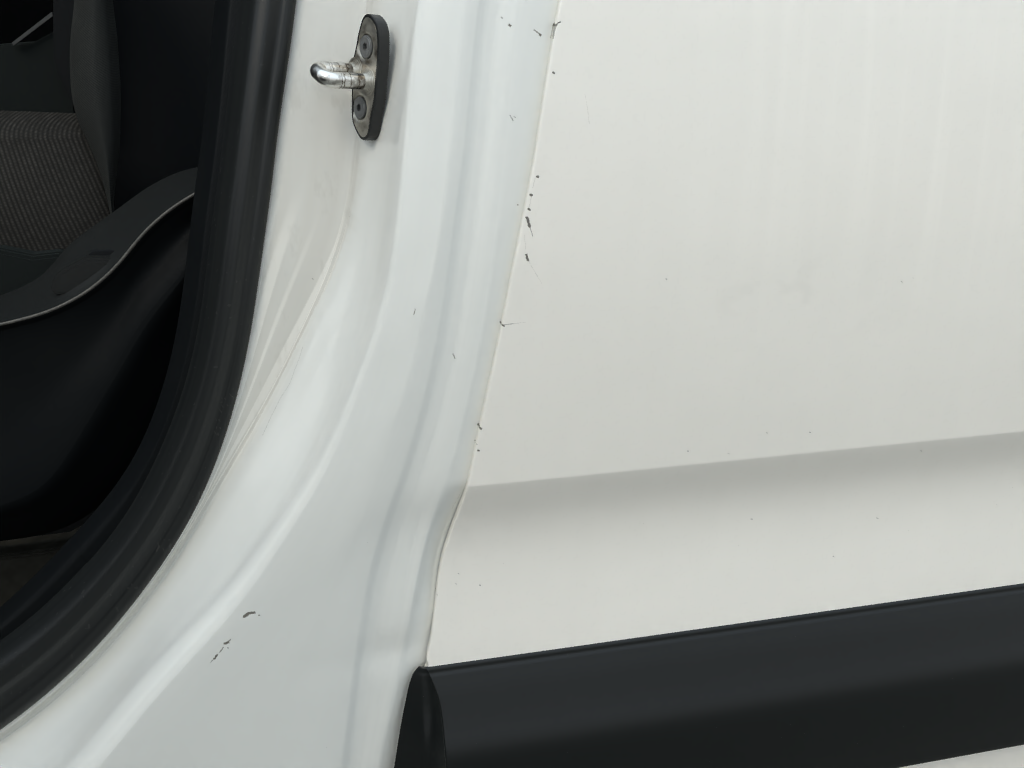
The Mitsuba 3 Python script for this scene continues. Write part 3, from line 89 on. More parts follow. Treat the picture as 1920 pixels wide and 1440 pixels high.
BOL = {
 'b0': [[-275.8,382.7,1031.4],[-276.9,379.6,1020.3],[-278.0,376.5,1009.2],[-279.2,373.5,998.1],[-280.3,370.5,987.0],[-281.5,367.6,975.8],[-283.0,364.8,964.6],[-285.3,362.2,953.4],[-287.8,359.6,942.1],[-289.7,357.0,930.8],[-291.1,354.6,919.4],[-292.0,352.3,907.9],[-292.4,350.1,896.4],[-291.8,348.0,885.0],[-290.1,346.0,873.6],[-287.2,344.2,862.6],[-284.0,342.5,851.6],[-281.1,340.9,840.3],[-278.8,339.4,828.8],[-277.1,337.9,816.9],[-275.8,336.6,804.8],[-274.9,335.4,792.6],[-274.2,334.3,780.1],[-273.9,333.3,767.5],[-273.8,332.5,754.6],[-274.0,331.8,741.6]],
 'b1': [[-269.0,336.9,1028.6],[-270.1,333.9,1018.0],[-271.2,331.0,1007.5],[-272.2,328.2,997.0],[-273.3,325.4,986.4],[-274.4,322.6,975.7],[-275.9,320.0,965.1],[-278.1,317.4,954.4],[-280.4,314.9,943.7],[-282.2,312.5,933.0],[-283.6,310.2,922.1],[-284.4,308.0,911.2],[-284.8,305.8,900.3],[-284.3,303.8,889.4],[-282.6,301.9,878.6],[-279.9,300.1,868.2],[-276.8,298.4,857.7],[-274.0,296.8,847.0],[-271.8,295.3,836.1],[-270.2,293.9,824.8],[-269.0,292.5,813.4],[-268.1,291.3,801.7],[-267.5,290.1,789.9],[-267.1,289.1,777.9],[-267.0,288.2,765.8],[-267.2,287.4,753.4]],
 'b2': [[-262.2,321.6,1027.8],[-263.1,318.8,1017.5],[-264.1,315.9,1007.2],[-265.0,313.1,996.9],[-266.0,310.4,986.5],[-267.0,307.7,976.2],[-268.3,305.1,965.7],[-270.0,302.6,955.3],[-271.8,300.2,944.8],[-273.2,297.8,934.3],[-274.4,295.5,923.7],[-275.2,293.3,913.0],[-275.5,291.2,902.3],[-275.3,289.2,891.6],[-274.3,287.3,881.0],[-272.4,285.5,870.5],[-270.3,283.8,860.0],[-268.5,282.2,849.3],[-267.2,280.6,838.3],[-266.3,279.2,827.2],[-265.7,277.8,815.9],[-265.2,276.6,804.5],[-264.9,275.4,792.9],[-264.6,274.4,781.2],[-264.6,273.5,769.4],[-264.7,272.7,757.4]],
 'b3': [[-254.3,313.6,1027.4],[-255.1,310.7,1017.3],[-255.9,307.9,1007.2],[-256.7,305.2,997.0],[-257.5,302.5,986.8],[-258.4,299.8,976.6],[-259.4,297.3,966.3],[-260.4,294.8,956.0],[-261.5,292.4,945.7],[-262.4,290.0,935.3],[-263.3,287.8,924.8],[-263.9,285.6,914.4],[-264.4,283.5,903.8],[-264.6,281.5,893.2],[-264.4,279.6,882.6],[-263.7,277.7,872.0],[-263.0,276.0,861.3],[-262.6,274.3,850.4],[-262.6,272.8,839.5],[-262.8,271.3,828.4],[-263.2,270.0,817.2],[-263.3,268.7,805.9],[-263.3,267.6,794.5],[-263.3,266.5,782.9],[-263.2,265.6,771.3],[-263.2,264.8,759.5]],
 'b4': [[-247.6,321.8,1028.2],[-248.2,318.9,1018.0],[-248.9,316.1,1007.8],[-249.5,313.3,997.5],[-250.2,310.6,987.2],[-251.0,307.9,976.9],[-251.6,305.3,966.6],[-251.9,302.8,956.2],[-252.2,300.4,945.8],[-252.5,298.0,935.3],[-253.0,295.8,924.8],[-253.5,293.6,914.2],[-254.0,291.5,903.5],[-254.7,289.4,892.8],[-255.5,287.5,882.0],[-256.3,285.6,871.2],[-257.2,283.8,860.2],[-258.5,282.2,849.2],[-260.0,280.6,838.1],[-261.5,279.1,826.9],[-262.9,277.8,815.6],[-263.8,276.5,804.1],[-264.2,275.4,792.6],[-264.4,274.4,781.0],[-264.5,273.4,769.2],[-264.4,272.7,757.4]],
 'b5': [[-246.6,340.1,1029.4],[-247.2,337.2,1019.0],[-247.8,334.3,1008.6],[-248.4,331.5,998.1],[-249.0,328.7,987.6],[-249.7,325.9,977.0],[-250.2,323.3,966.4],[-250.2,320.7,955.8],[-250.0,318.3,945.2],[-250.2,315.9,934.5],[-250.6,313.5,923.8],[-251.0,311.3,912.9],[-251.6,309.2,902.0],[-252.5,307.1,891.0],[-253.7,305.1,880.0],[-255.2,303.2,868.9],[-256.8,301.4,857.7],[-258.9,299.8,846.4],[-261.0,298.2,835.1],[-263.2,296.7,823.7],[-265.1,295.4,812.2],[-266.4,294.1,800.5],[-267.0,293.0,788.7],[-267.2,292.0,776.8],[-267.3,291.1,764.8],[-267.2,290.4,752.6]],
 'b6': [[-255.2,393.0,1032.6],[-255.8,389.9,1021.5],[-256.4,386.8,1010.5],[-257.1,383.8,999.4],[-257.8,380.8,988.2],[-258.5,377.9,977.0],[-259.0,375.1,965.8],[-259.0,372.4,954.6],[-258.9,369.8,943.3],[-259.0,367.3,932.0],[-259.4,364.9,920.6],[-259.9,362.5,909.1],[-260.5,360.3,897.5],[-261.5,358.2,885.8],[-262.8,356.1,874.1],[-264.4,354.2,862.3],[-266.2,352.3,850.4],[-268.4,350.6,838.5],[-270.7,349.1,826.5],[-272.9,347.6,814.4],[-275.0,346.3,802.1],[-276.4,345.1,789.7],[-277.0,344.0,777.1],[-277.4,343.1,764.5],[-277.5,342.3,751.7],[-277.4,341.7,738.7]],
}
CUSH = {
 'c0': [[-468.8,397.5,882.4],[-455.6,356.6,879.1],[-447.9,331.0,874.7],[-445.7,320.8,868.7],[-446.3,318.3,861.9],[-447.0,316.0,855.0],[-447.8,313.8,848.2],[-448.6,311.8,841.2],[-449.4,310.0,834.3],[-450.4,308.3,827.3],[-451.4,306.9,820.2],[-452.6,305.7,813.1],[-453.8,304.7,805.9],[-455.1,304.0,798.6],[-456.5,303.5,791.2],[-458.0,303.2,783.8],[-459.6,303.1,776.2],[-461.3,303.3,768.6],[-463.1,303.6,760.8],[-465.0,304.2,753.0],[-466.9,304.9,745.0],[-469.0,305.8,736.9],[-471.1,306.9,728.7],[-473.2,308.0,720.4],[-475.4,309.2,712.0],[-477.7,310.4,703.5]],
 'c1': [[-400.2,383.2,880.7],[-388.0,342.4,878.0],[-380.7,316.9,874.0],[-378.0,306.7,868.4],[-377.5,304.3,862.0],[-377.2,302.0,855.4],[-376.9,299.9,848.9],[-376.8,297.9,842.3],[-376.8,296.1,835.6],[-377.0,294.5,828.9],[-377.2,293.1,822.2],[-377.6,292.0,815.3],[-378.1,291.0,808.4],[-378.7,290.3,801.4],[-379.5,289.8,794.4],[-380.3,289.5,787.2],[-381.2,289.4,779.9],[-382.2,289.6,772.6],[-383.2,289.9,765.1],[-384.4,290.5,757.6],[-385.7,291.2,749.9],[-387.0,292.1,742.1],[-388.4,293.1,734.2],[-389.9,294.2,726.2],[-391.5,295.4,718.1],[-393.0,296.6,710.0]],
 'c2': [[-349.5,376.9,878.9],[-338.2,336.2,876.8],[-331.1,310.8,873.3],[-327.9,300.7,868.1],[-326.6,298.3,861.9],[-325.5,296.1,855.6],[-324.4,294.0,849.3],[-323.6,292.0,843.0],[-322.9,290.2,836.5],[-322.4,288.7,830.0],[-322.1,287.3,823.4],[-321.9,286.1,816.8],[-321.9,285.2,810.0],[-322.0,284.4,803.2],[-322.2,283.9,796.2],[-322.5,283.6,789.2],[-322.9,283.6,782.1],[-323.4,283.7,774.9],[-323.9,284.1,767.6],[-324.5,284.6,760.2],[-325.3,285.3,752.6],[-326.1,286.2,745.0],[-327.0,287.2,737.2],[-328.0,288.3,729.4],[-329.0,289.5,721.4],[-330.2,290.7,713.4]],
 'c3': [[-319.9,378.6,877.2],[-309.0,338.0,875.6],[-302.1,312.6,872.4],[-298.6,302.6,867.3],[-296.8,300.2,861.3],[-295.2,298.0,855.2],[-293.6,295.9,849.0],[-292.4,294.0,842.8],[-291.3,292.2,836.4],[-290.4,290.7,830.0],[-289.7,289.3,823.5],[-289.2,288.1,816.8],[-288.8,287.2,810.1],[-288.6,286.4,803.3],[-288.4,286.0,796.4],[-288.4,285.7,789.4],[-288.5,285.6,782.3],[-288.6,285.8,775.2],[-288.8,286.1,767.8],[-289.2,286.6,760.4],[-289.6,287.4,752.9],[-290.1,288.2,745.3],[-290.7,289.2,737.6],[-291.4,290.3,729.7],[-292.1,291.5,721.8],[-293.0,292.8,713.8]],
 'c4': [[-301.0,386.3,875.4],[-290.4,345.7,874.1],[-283.6,320.4,871.0],[-279.9,310.3,866.0],[-277.8,308.0,860.1],[-275.7,305.8,854.1],[-273.9,303.8,848.0],[-272.3,301.8,841.7],[-270.9,300.1,835.4],[-269.7,298.5,829.0],[-268.7,297.2,822.4],[-267.9,296.0,815.8],[-267.3,295.1,809.0],[-266.9,294.3,802.2],[-266.6,293.8,795.2],[-266.3,293.6,788.2],[-266.1,293.5,781.1],[-266.0,293.6,773.8],[-266.0,294.0,766.5],[-266.2,294.6,759.0],[-266.4,295.3,751.4],[-266.7,296.1,743.8],[-267.1,297.2,736.0],[-267.5,298.3,728.0],[-268.1,299.4,720.0],[-268.7,300.7,712.0]],
 'c5': [[-305.3,420.9,873.1],[-294.7,380.3,871.5],[-287.7,354.9,868.1],[-284.0,344.8,862.8],[-281.8,342.5,856.6],[-279.6,340.3,850.3],[-277.7,338.2,843.9],[-276.0,336.2,837.3],[-274.5,334.5,830.7],[-273.3,332.9,823.9],[-272.3,331.5,817.0],[-271.4,330.4,810.1],[-270.8,329.4,803.0],[-270.3,328.7,795.8],[-270.0,328.2,788.5],[-269.7,328.0,781.2],[-269.5,327.9,773.7],[-269.4,328.1,766.1],[-269.4,328.5,758.4],[-269.5,329.1,750.5],[-269.7,329.8,742.6],[-270.0,330.7,734.5],[-270.4,331.8,726.3],[-270.9,332.9,718.0],[-271.5,334.1,709.7],[-272.1,335.4,701.2]],
}
EDGE = [[55.3,1047.2],[52.7,1038.1],[49.7,1027.4],[46.7,1016.7],[43.7,1006.0],[41.1,996.7],[38.1,986.0],[35.3,975.1],[32.6,964.2],[30.4,954.8],[28.0,943.8],[25.6,932.7],[23.3,921.6],[21.4,912.0],[19.2,900.6],[17.0,889.2],[14.6,877.8],[12.4,868.0],[9.7,856.4],[7.0,844.7],[4.3,832.9],[1.6,820.9],[-0.6,810.6],[-3.2,798.3],[-5.9,785.9],[-8.7,773.4],[-11.1,762.5],[-14.0,749.6],[-16.9,736.6],[-19.7,723.2],[-22.2,711.6],[-25.0,697.9],[-27.9,683.9],[-31.3,668.2],[-35.0,654.2],[-39.5,638.5],[-43.8,623.5],[-47.0,608.4],[-49.1,595.0],[-51.3,579.4],[-53.8,564.2],[-57.3,550.3],[-63.6,537.5],[-69.1,526.0],[-73.0,509.9],[-76.1,492.2],[-79.0,473.6],[-81.7,457.9],[-85.2,439.7],[-88.8,421.3],[-92.4,402.5],[-95.5,386.2],[-99.1,366.7],[-102.8,346.9],[-106.4,326.7],[-109.6,309.1],[-113.3,288.1],[-117.1,266.7],[-120.9,244.9],[-124.7,222.6]]
BACK_LOW = [[-461.6,400.0,919.6],[-354.2,400.0,930.7],[-328.8,400.0,932.5],[-311.9,400.0,941.2],[-297.8,400.0,941.2],[-300.3,400.0,865.7],[-322.3,400.0,865.1],[-471.2,400.0,874.8]]
BACK_SIDE = [[-295.2,385.0,1031.0],[-305.1,385.0,966.7],[-309.2,385.0,940.4],[-311.4,385.0,920.4],[-310.5,385.0,907.4],[-298.8,385.0,871.0],[-286.2,385.0,870.9],[-263.6,385.0,1031.9]]
SHELL = [[-257.9,420.0,1034.4],[-273.1,420.0,922.8],[-283.5,420.0,829.6],[-295.6,420.0,728.9],[-186.6,420.0,668.3],[-152.4,420.0,826.5],[-134.6,420.0,1038.0]]
RAIL_STRIP = [[-342.1,392.0,930.3],[-307.5,392.0,954.1],[-307.8,392.0,957.5],[-343.0,392.0,932.8]]
CARPET = [[-524.4,245.0,545.2],[-388.3,245.0,524.5],[-337.3,245.0,525.8],[-271.9,245.0,560.2],[-289.1,245.0,423.2],[-408.3,245.0,407.8],[-555.3,245.0,410.6]]
CAP = [[-297.6,172.0,774.4],[-294.5,172.0,780.9],[-292.7,172.0,785.8],[-287.4,172.0,791.0],[-278.7,172.0,795.2],[-270.0,172.0,799.4],[-265.0,172.0,799.9],[-247.5,172.0,798.4],[-250.6,172.0,791.1],[-261.1,172.0,782.2],[-280.5,172.0,771.0]]
VALANCE = [[-440.6,258.0,793.7],[-346.2,258.0,787.8],[-324.3,258.0,781.7],[-304.0,258.0,783.3],[-288.2,258.0,762.6],[-358.9,258.0,713.5],[-456.4,258.0,720.2]]
SLOT = [[-268.4,178.0,800.1],[-264.9,178.0,802.3],[-249.2,178.0,802.4],[-246.6,178.0,800.3],[-248.4,178.0,797.2],[-266.3,178.0,797.3]]
PLATE = [[4.1,32.2],[-0.5,31.2],[-4.0,29.0],[-6.3,26.4],[-7.6,22.3],[-8.1,13.8],[-7.9,6.9],[-6.5,-3.1],[-5.8,-11.1],[-3.1,-19.6],[-1.2,-27.1],[1.3,-32.7],[5.6,-34.4],[12.2,-30.8],[16.3,-26.3],[17.7,-19.3],[17.8,-9.8],[17.9,0.2],[17.2,7.9],[15.3,12.5],[13.4,17.9],[11.5,23.4],[9.2,27.9],[7.0,31.0]]
SPOTS = [[4.9,16.9],[10.2,-18.6],[2.0,-2.8],[15.5,2.2]]
CHIPS = [[34.28,961.22,32.65,960.63,0.55],[32.65,960.63,31.63,959.18,0.55],[31.63,959.18,29.76,952.23,0.3],[19.35,956.64,23.45,954.04,0.45],[22.8,954.04,23.44,953.75,0.7],[4.5,959.18,5.12,958.89,0.7],[3.87,959.17,5.76,958.9,0.5],[0.25,963.16,0.86,962.88,0.45],[28.82,933.56,29.46,933.27,0.75],[2.89,909.78,4.73,906.78,0.35],[5.44,908.86,6.08,908.55,0.4],[17.53,875.36,18.18,875.04,0.75],[16.19,874.17,14.76,868.99,0.22],[13.37,865.03,14.02,864.7,0.75],[13.66,863.48,12.57,857.94,0.25],[11.89,856.72,12.54,856.38,0.85],[10.81,851.77,12.37,846.7,0.95],[12.37,846.7,14.27,840.63,0.3],[6.24,858.42,6.89,858.08,0.4],[10.13,829.67,11.09,826.42,0.85],[8.98,841.79,9.84,832.88,0.2],[11.09,826.42,19.71,811.73,0.18],[-4.72,787.63,1.34,787.92,0.3],[1.34,787.92,9.12,788.44,0.24],[-5.06,787.32,-4.39,786.94,0.6],[-58.44,800.17,-59.53,796.98,0.45],[-35.63,769.4,-34.36,766.56,0.45],[-20.18,721.03,-19.5,720.6,0.75],[-21.66,706.05,-20.97,705.61,0.65],[-22.67,710.23,-21.98,709.8,0.3],[100.89,810.54,101.63,810.17,0.5],[270.04,800.12,270.9,799.72,0.5],[278.74,802.2,279.61,801.8,0.25],[213.32,696.72,214.2,696.23,0.4],[307.28,671.94,308.42,671.3,0.5],[182.33,625.53,183.24,624.97,0.5],[286.69,614.07,287.67,613.51,0.5],[122.77,691.42,123.58,690.95,0.3],[180.21,699.41,181.07,698.93,0.4],[152.92,686.43,153.76,685.95,0.3],[-33.47,609.58,-32.75,609.08,0.35],[-35.5,602.17,-34.78,601.67,0.35],[-18.85,598.75,-18.11,598.25,0.5],[-48.62,595.52,-47.9,595.02,0.3],[252.6,586.71,253.54,586.16,0.35],[-174.46,605.99,-171.66,608.0,1.0],[-171.66,608.0,-168.05,607.86,1.0],[-174.1,606.34,-171.66,608.0,1.2],[-165.61,605.45,-164.99,604.95,0.5],[-184.07,590.71,-187.26,588.34,0.5],[-188.27,588.09,-185.92,588.53,0.8],[-189.19,585.34,-191.81,582.03,0.5],[-193.64,580.25,-195.5,578.05,0.8],[-186.63,584.5,-186.02,583.99,0.45],[-195.5,578.05,-198.05,575.55,0.3],[-125.2,760.58,-129.18,750.96,0.16],[-129.18,750.96,-135.1,737.78,0.16],[-135.1,737.78,-142.62,726.03,0.16],[-142.62,726.03,-150.39,711.94,0.16],[-150.39,711.94,-155.54,701.93,0.16],[-115.89,802.32,-115.25,801.95,0.4],[-33.76,665.35,-36.66,658.92,0.25],[-31.07,672.68,-33.23,667.02,0.2],[48.14,921.02,49.63,912.93,0.15],[49.63,912.93,50.48,904.79,0.15]]
CAP_BASE = [[-62.3,1.0,543.1],[-67.2,1.0,537.2],[-73.8,1.0,514.4],[-84.7,1.0,458.0],[-96.2,1.0,399.4]]
STRIP_FRONT = [[-61.0,-3.0,544.6],[-57.0,-8.0,541.6],[-52.9,-16.0,530.6],[-50.2,-25.0,516.3],[-49.6,-31.0,501.6],[-49.6,-32.0,481.6],[-51.1,-32.0,453.1],[-55.1,-30.0,414.6]]
ST_O, ST_W, ST_T, ST_N = [-0.074413, 0.062174, 0.928929], [-0.46004, 0.887898, 0.0], [0.070175, 0.036359, 0.996872], [-0.88512, -0.458601, 0.079035]

# ---------------------------------------------------------------- materials
def seg_mask(p, segs, grow=0.0):
    """1 inside the little scratches (capsules in the x-z plane, mm)"""
    x, z = p.x * 1000, p.z * 1000
    wob = (fbm(x * 1.5, z * 1.5, 3.0) - 0.5) * 1.1
    m = mi.Float(0)
    for (ax, az, bx, bz, r) in segs:
        dx, dz = bx - ax, bz - az
        l2 = dx * dx + dz * dz + 1e-9
        t = dr.clip(((x - ax) * dx + (z - az) * dz) / l2, 0, 1)
        d = dr.sqrt(dr.square(x - ax - t * dx) + dr.square(z - az - t * dz))
        rr = (r * 0.9 if r < 0.6 else r * 1.05) + grow
        m = dr.maximum(m, 1 - smoothstep(rr * 0.55, rr * 1.1, d + wob * min(rr, 0.8)))
    return m

BIG = [c for c in CHIPS if c[4] >= 0.55]
MID = [c for c in CHIPS if 0.3 <= c[4] < 0.55]
FINE = [c for c in CHIPS if c[4] < 0.3]

def panel_colour(p, n, uv):
    x, z = p.x * 1000, p.z * 1000
    runs = fbm((x - 0.06 * z) * 0.14, z * 0.006, 1.0, octaves=3)
    up = smoothstep(730, 900, z) * smoothstep(60, 260, x)
    film = 1 + (runs - 0.5) * 0.012 + dr.maximum(runs - 0.52, 0) * 0.07 * up + (fbm(x * 0.012, z * 0.02, 4.0) - 0.5) * 0.04
    smear = smoothstep(0.56, 0.74, fbm(x * 0.035 + 2, z * 0.05, 9.0, octaves=4)) * dr.exp(-dr.square((x - 200) / 70) - dr.square((z - 795) / 28))
    film = film - 0.045 * smear
    specks = smoothstep(0.79, 0.86, noise(x * 0.55, z * 0.55, 2.0)) * 0.014
    c = mi.Color3f(0.800, 0.774, 0.714) * (film - specks)
    c = mix(c, (0.085, 0.080, 0.066), seg_mask(p, BIG) * 0.92)
    c = mix(c, (0.12, 0.115, 0.10), seg_mask(p, MID) * 0.66)
    return mix(c, (0.30, 0.29, 0.26), seg_mask(p, FINE) * 0.32)

def pillar_colour(p, n, uv):
    x, z = p.x * 1000, p.z * 1000
    u, v = uv.x, uv.y
    # dust left where the weatherstrip of the door closes on the flange; its border wanders
    wander = (fbm(v * 14, 3.0, 1.0) - 0.5) * 1.1 + (noise(v * 240, 7.0, 8.0) - 0.5) * 0.25
    edge = 4.7 + 1.35 * (1 - smoothstep(0.30, 0.46, v))
    w = 0.22 + 0.5 * (1 - smoothstep(0.25, 0.40, v))
    dust = 1 - smoothstep(edge - w, edge + w, u + wander * (1 - 0.7 * smoothstep(0.46, 0.56, v)))
    streak = fbm(u * 5.0, v * 5, 5.0, octaves=3)
    lines = smoothstep(0.56, 0.74, noise(u * 6.5 + 13 * v, v * 2.0, 6.0)) * smoothstep(0.27, 0.34, v) * (1 - smoothstep(0.58, 0.70, v))
    grime = smoothstep(0.58, 0.85, fbm(x * 0.22, z * 0.09, 7.0, octaves=5)) * dust
    c = mix((0.732, 0.738, 0.702), (0.605, 0.590, 0.540), dust * (0.80 + 0.5 * (streak - 0.5)))
    c = mix(c, (0.77, 0.755, 0.70), lines * dust * 0.95)
    c = mix(c, (0.40, 0.38, 0.33), grime * 0.16)
    c = c * (1 + (fbm(u * 4, v * 3, 2.0) - 0.5) * 0.03)
    c = mix(c, (0.10, 0.088, 0.068), seg_mask(p, BIG) * 0.9)
    c = mix(c, (0.13, 0.115, 0.09), seg_mask(p, MID) * 0.75)
    return mix(c, (0.36, 0.36, 0.34), seg_mask(p, FINE) * 0.4)

def paint(fn, alpha):
    return {'type': 'twosided', 'b': {'type': 'roughplastic', 'distribution': 'ggx', 'alpha': alpha, 'int_ior': 1.5, 'nonlinear': False, 'diffuse_reflectance': proc(fn)}}

scene['panel_paint'] = paint(panel_colour, 0.012)
scene['pillar_paint'] = paint(pillar_colour, 0.015)

def plastic(fn, rough, bump=None, scale=1.0, spec=0.5, eps=2e-4):
    b = {'type': 'principled', 'base_color': proc(fn) if callable(fn) else {'type': 'rgb', 'value': list(fn)}, 'roughness': rough, 'specular': spec}
    if bump is not None:
        b = {'type': 'bumpmap', 'arbitrary': proc(bump, eps), 'scale': scale, 'bsdf': b}
    return {'type': 'twosided', 'b': b}

def grain_bump(p, n, uv):
    q = p * 1000
    return 0.00010 * fbm(q.x * 0.9, q.y * 0.9, q.z * 0.9, octaves=2)

def strip_colour(p, n, uv):
    q = p * 1000
    dust = smoothstep(0.80, 0.88, noise(q.x * 0.4, q.y * 0.4, q.z * 0.4))
    return mix((0.0026, 0.0038, 0.0040), (0.0044, 0.0056, 0.0057), fbm(q.x * 0.05, q.z * 0.05, q.y * 0.05) * 0.3 + 0.3 * dust)

def strip_bump(p, n, uv):
    q = p * 1000
    return 0.000010 * noise(q.x * 1.6, q.y * 1.6, q.z * 1.6)

def rubber_colour(p, n, uv):
    q = p * 1000
    s = fbm(uv.x * 2.2, uv.y * 4, 2.0)
    speck = smoothstep(0.905, 0.93, noise(q.x * 0.35, q.z * 0.35, q.y * 0.35))
    nick = smoothstep(0.86, 0.90, noise(uv.x * 1.2, uv.y * 420, 4.0)) * smoothstep(5.5, 6.5, uv.x) * smoothstep(0.70, 0.8, noise(uv.y * 30, 5.0, 1.0)) * (1 - smoothstep(8.2, 8.8, uv.x))
    c = mix((0.005, 0.006, 0.0068), (0.011, 0.0125, 0.0122), s)
    return mix(c, (0.05, 0.05, 0.047), speck * 0.25 + nick * 0.4)

def dark_trim(p, n, uv):
    q = p * 1000
    return mix((0.003, 0.004, 0.005), (0.005, 0.006, 0.0065), fbm(q.x * 0.03, q.y * 0.03, q.z * 0.03))

def weave_height(p):
    q = p * 1000
    a = (q.x + 0.32 * dr.clip((q.x + 480) / 200, 0, 1) * (dr.minimum(q.z, 866) - 860)) / 3.5
    b = (q.z - 0.1 * q.x) / 2.2
    row = dr.floor(b)
    rib = 0.5 + 0.5 * dr.cos(2 * math.pi * a)
    stitch = 0.5 + 0.5 * dr.cos(2 * math.pi * (b + 0.5 * dr.floor(a + 0.5)))
    return rib * (0.55 + 0.45 * stitch)

def weave_colour(p, n, uv):
    q = p * 1000
    h = weave_height(p)
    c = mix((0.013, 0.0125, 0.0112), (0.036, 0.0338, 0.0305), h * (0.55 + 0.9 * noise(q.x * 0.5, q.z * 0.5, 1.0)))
    return c * (0.75 + 0.5 * fbm(q.x * 0.02, q.z * 0.02, 5.0))

def weave_bump(p, n, uv):
    return 0.0005 * weave_height(p)

def twill_h(p):
    q = p * 1000
    d = (q.z * 0.95 + q.x * 0.75) / 1.9
    return (0.5 + 0.5 * dr.cos(2 * math.pi * d)) * (0.7 + 0.3 * noise(q.x * 1.2, q.z * 1.2, 1.0))

def twill_colour(p, n, uv):
    q = p * 1000
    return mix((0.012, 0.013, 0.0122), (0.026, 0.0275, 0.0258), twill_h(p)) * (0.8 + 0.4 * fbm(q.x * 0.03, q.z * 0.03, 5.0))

def felt(p, n, uv):
    q = p * 1000
    return mix((0.022, 0.021, 0.017), (0.050, 0.047, 0.038), fbm(q.x * 0.12, q.z * 0.12, q.y * 0.12, octaves=4))

def steel_colour(p, n, uv):
    q = p * 1000
    rust = smoothstep(0.42, 0.80, fbm(q.x * 0.16, q.y * 0.16, q.z * 0.16, octaves=5))
    return mix((0.50, 0.48, 0.425), (0.10, 0.075, 0.045), rust * 0.8)

def steel_rough(p, n, uv):
    q = p * 1000
    return 0.18 + 0.35 * fbm(q.x * 0.3, q.y * 0.3, q.z * 0.3)

def loop_colour(p, n, uv):
    q = p * 1000
    wear = smoothstep(0.50, 0.62, fbm(q.x * 0.30, q.y * 0.30, q.z * 0.30 + 5, octaves=4))
    root = smoothstep(16.0, 2.0, uv.x) * smoothstep(0.40, 0.62, fbm(q.x * 0.35, q.y * 0.35, q.z * 0.35, octaves=3) + 0.17)
    rings = mi.Float(0)
    for at, w in ((9.0, 0.5), (14.5, 0.35), (19.0, 0.5), (20.6, 0.3)):
        rings = dr.maximum(rings, 1 - smoothstep(w * 0.6, w, dr.abs(uv.x - at + (noise(q.y * 0.6, q.z * 0.6, at) - 0.5) * 1.2)))
    return mix((0.80, 0.785, 0.745), (0.075, 0.055, 0.035), dr.clip(wear * 0.45 + root + rings * 0.7, 0, 1) * 0.92)

scene['strip_plastic'] = plastic(strip_colour, 0.37, strip_bump, 1.0, 0.34)
scene['rubber'] = plastic(rubber_colour, 0.42, None, 1.0, 0.36)
scene['dark_plastic'] = plastic(dark_trim, 0.55, grain_bump, 1.0, 0.12)
scene['sill_plastic'] = plastic((0.0058, 0.0068, 0.0065), 0.55, grain_bump, 1.0, 0.4)
scene['black_lining'] = plastic((0.006, 0.007, 0.008), 0.8, None, 1.0, 0.2)
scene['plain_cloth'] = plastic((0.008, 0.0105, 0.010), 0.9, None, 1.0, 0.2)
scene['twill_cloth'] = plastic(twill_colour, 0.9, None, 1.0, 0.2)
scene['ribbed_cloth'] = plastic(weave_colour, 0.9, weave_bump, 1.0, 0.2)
scene['felt'] = plastic(felt, 0.95, None, 1.0, 0.1)
scene['glint_plastic'] = plastic((0.04, 0.042, 0.042), 0.4, None, 1.0, 0.5)
scene['steel'] = {'type': 'twosided', 'b': {'type': 'principled', 'base_color': proc(steel_colour), 'metallic': 0.9, 'roughness': proc(steel_rough)}}
scene['bright_steel'] = {'type': 'twosided', 'b': {'type': 'principled', 'base_color': proc(loop_colour), 'metallic': 1.0, 'roughness': 0.24}}
scene['zinc_screw'] = {'type': 'twosided', 'b': {'type': 'principled', 'base_color': {'type': 'rgb', 'value': [0.22, 0.225, 0.225]}, 'metallic': 0.6, 'roughness': 0.40}}
scene['gasket_rubber'] = plastic((0.010, 0.011, 0.0115), 0.35, None, 1.0, 0.5)
scene['asphalt'] = plastic(lambda p, n, uv: mi.Color3f(0.160, 0.156, 0.140) * (0.8 + 0.4 * fbm(p.x * 40, p.y * 40, 1.0)), 0.95, None, 1.0, 0.2)

# ---------------------------------------------------------------- helpers
def put(key, mesh, bsdf, smooth=False, uv=None, **label):
    scene[key] = mikit.ply(mesh, bsdf, smooth=smooth, uv=uv)
    if label:
        labels[key] = label

def grid_mesh(G):
    """a mesh from a grid of points (rows, columns, 3)"""
    r, c = G.shape[:2]
    i = np.arange(r * c).reshape(r, c)
    q = np.stack([i[:-1, :-1], i[:-1, 1:], i[1:, 1:], i[1:, :-1]], -1).reshape(-1, 4)
    f = np.vstack([q[:, [0, 1, 2]], q[:, [0, 2, 3]]])
    return trimesh.Trimesh(G.reshape(-1, 3), f, process=False)

def loft(curves, nv=170, nu=6, warp=None):
    """a skin over named curves of equal point count: smooth along them, and smooth across them; returns the mesh and (u, v)"""
    R = np.array([curves[k] for k in curves], float)
    k, n = R.shape[:2]
    v = np.linspace(0, 1, nv)
    R = np.stack([CubicSpline(np.linspace(0, 1, n), r)(v) for r in R])          # rails, stations, xyz
    s = np.r_[0, np.cumsum(np.linalg.norm(np.diff(R, axis=0), axis=2).mean(1))]
    t = np.concatenate([np.linspace(s[i], s[i + 1], nu, endpoint=False) for i in range(k - 1)] + [[s[-1]]])
    u = np.concatenate([np.linspace(i, i + 1, nu, endpoint=False) for i in range(k - 1)] + [[k - 1.0]])
    G = PchipInterpolator(s, R, axis=0)(t)
    if warp is not None:
        G = warp(G, u, v)
    uv = np.stack(np.broadcast_arrays(u[:, None], v[None]), -1).reshape(-1, 2)
    return grid_mesh(G / 1000), uv

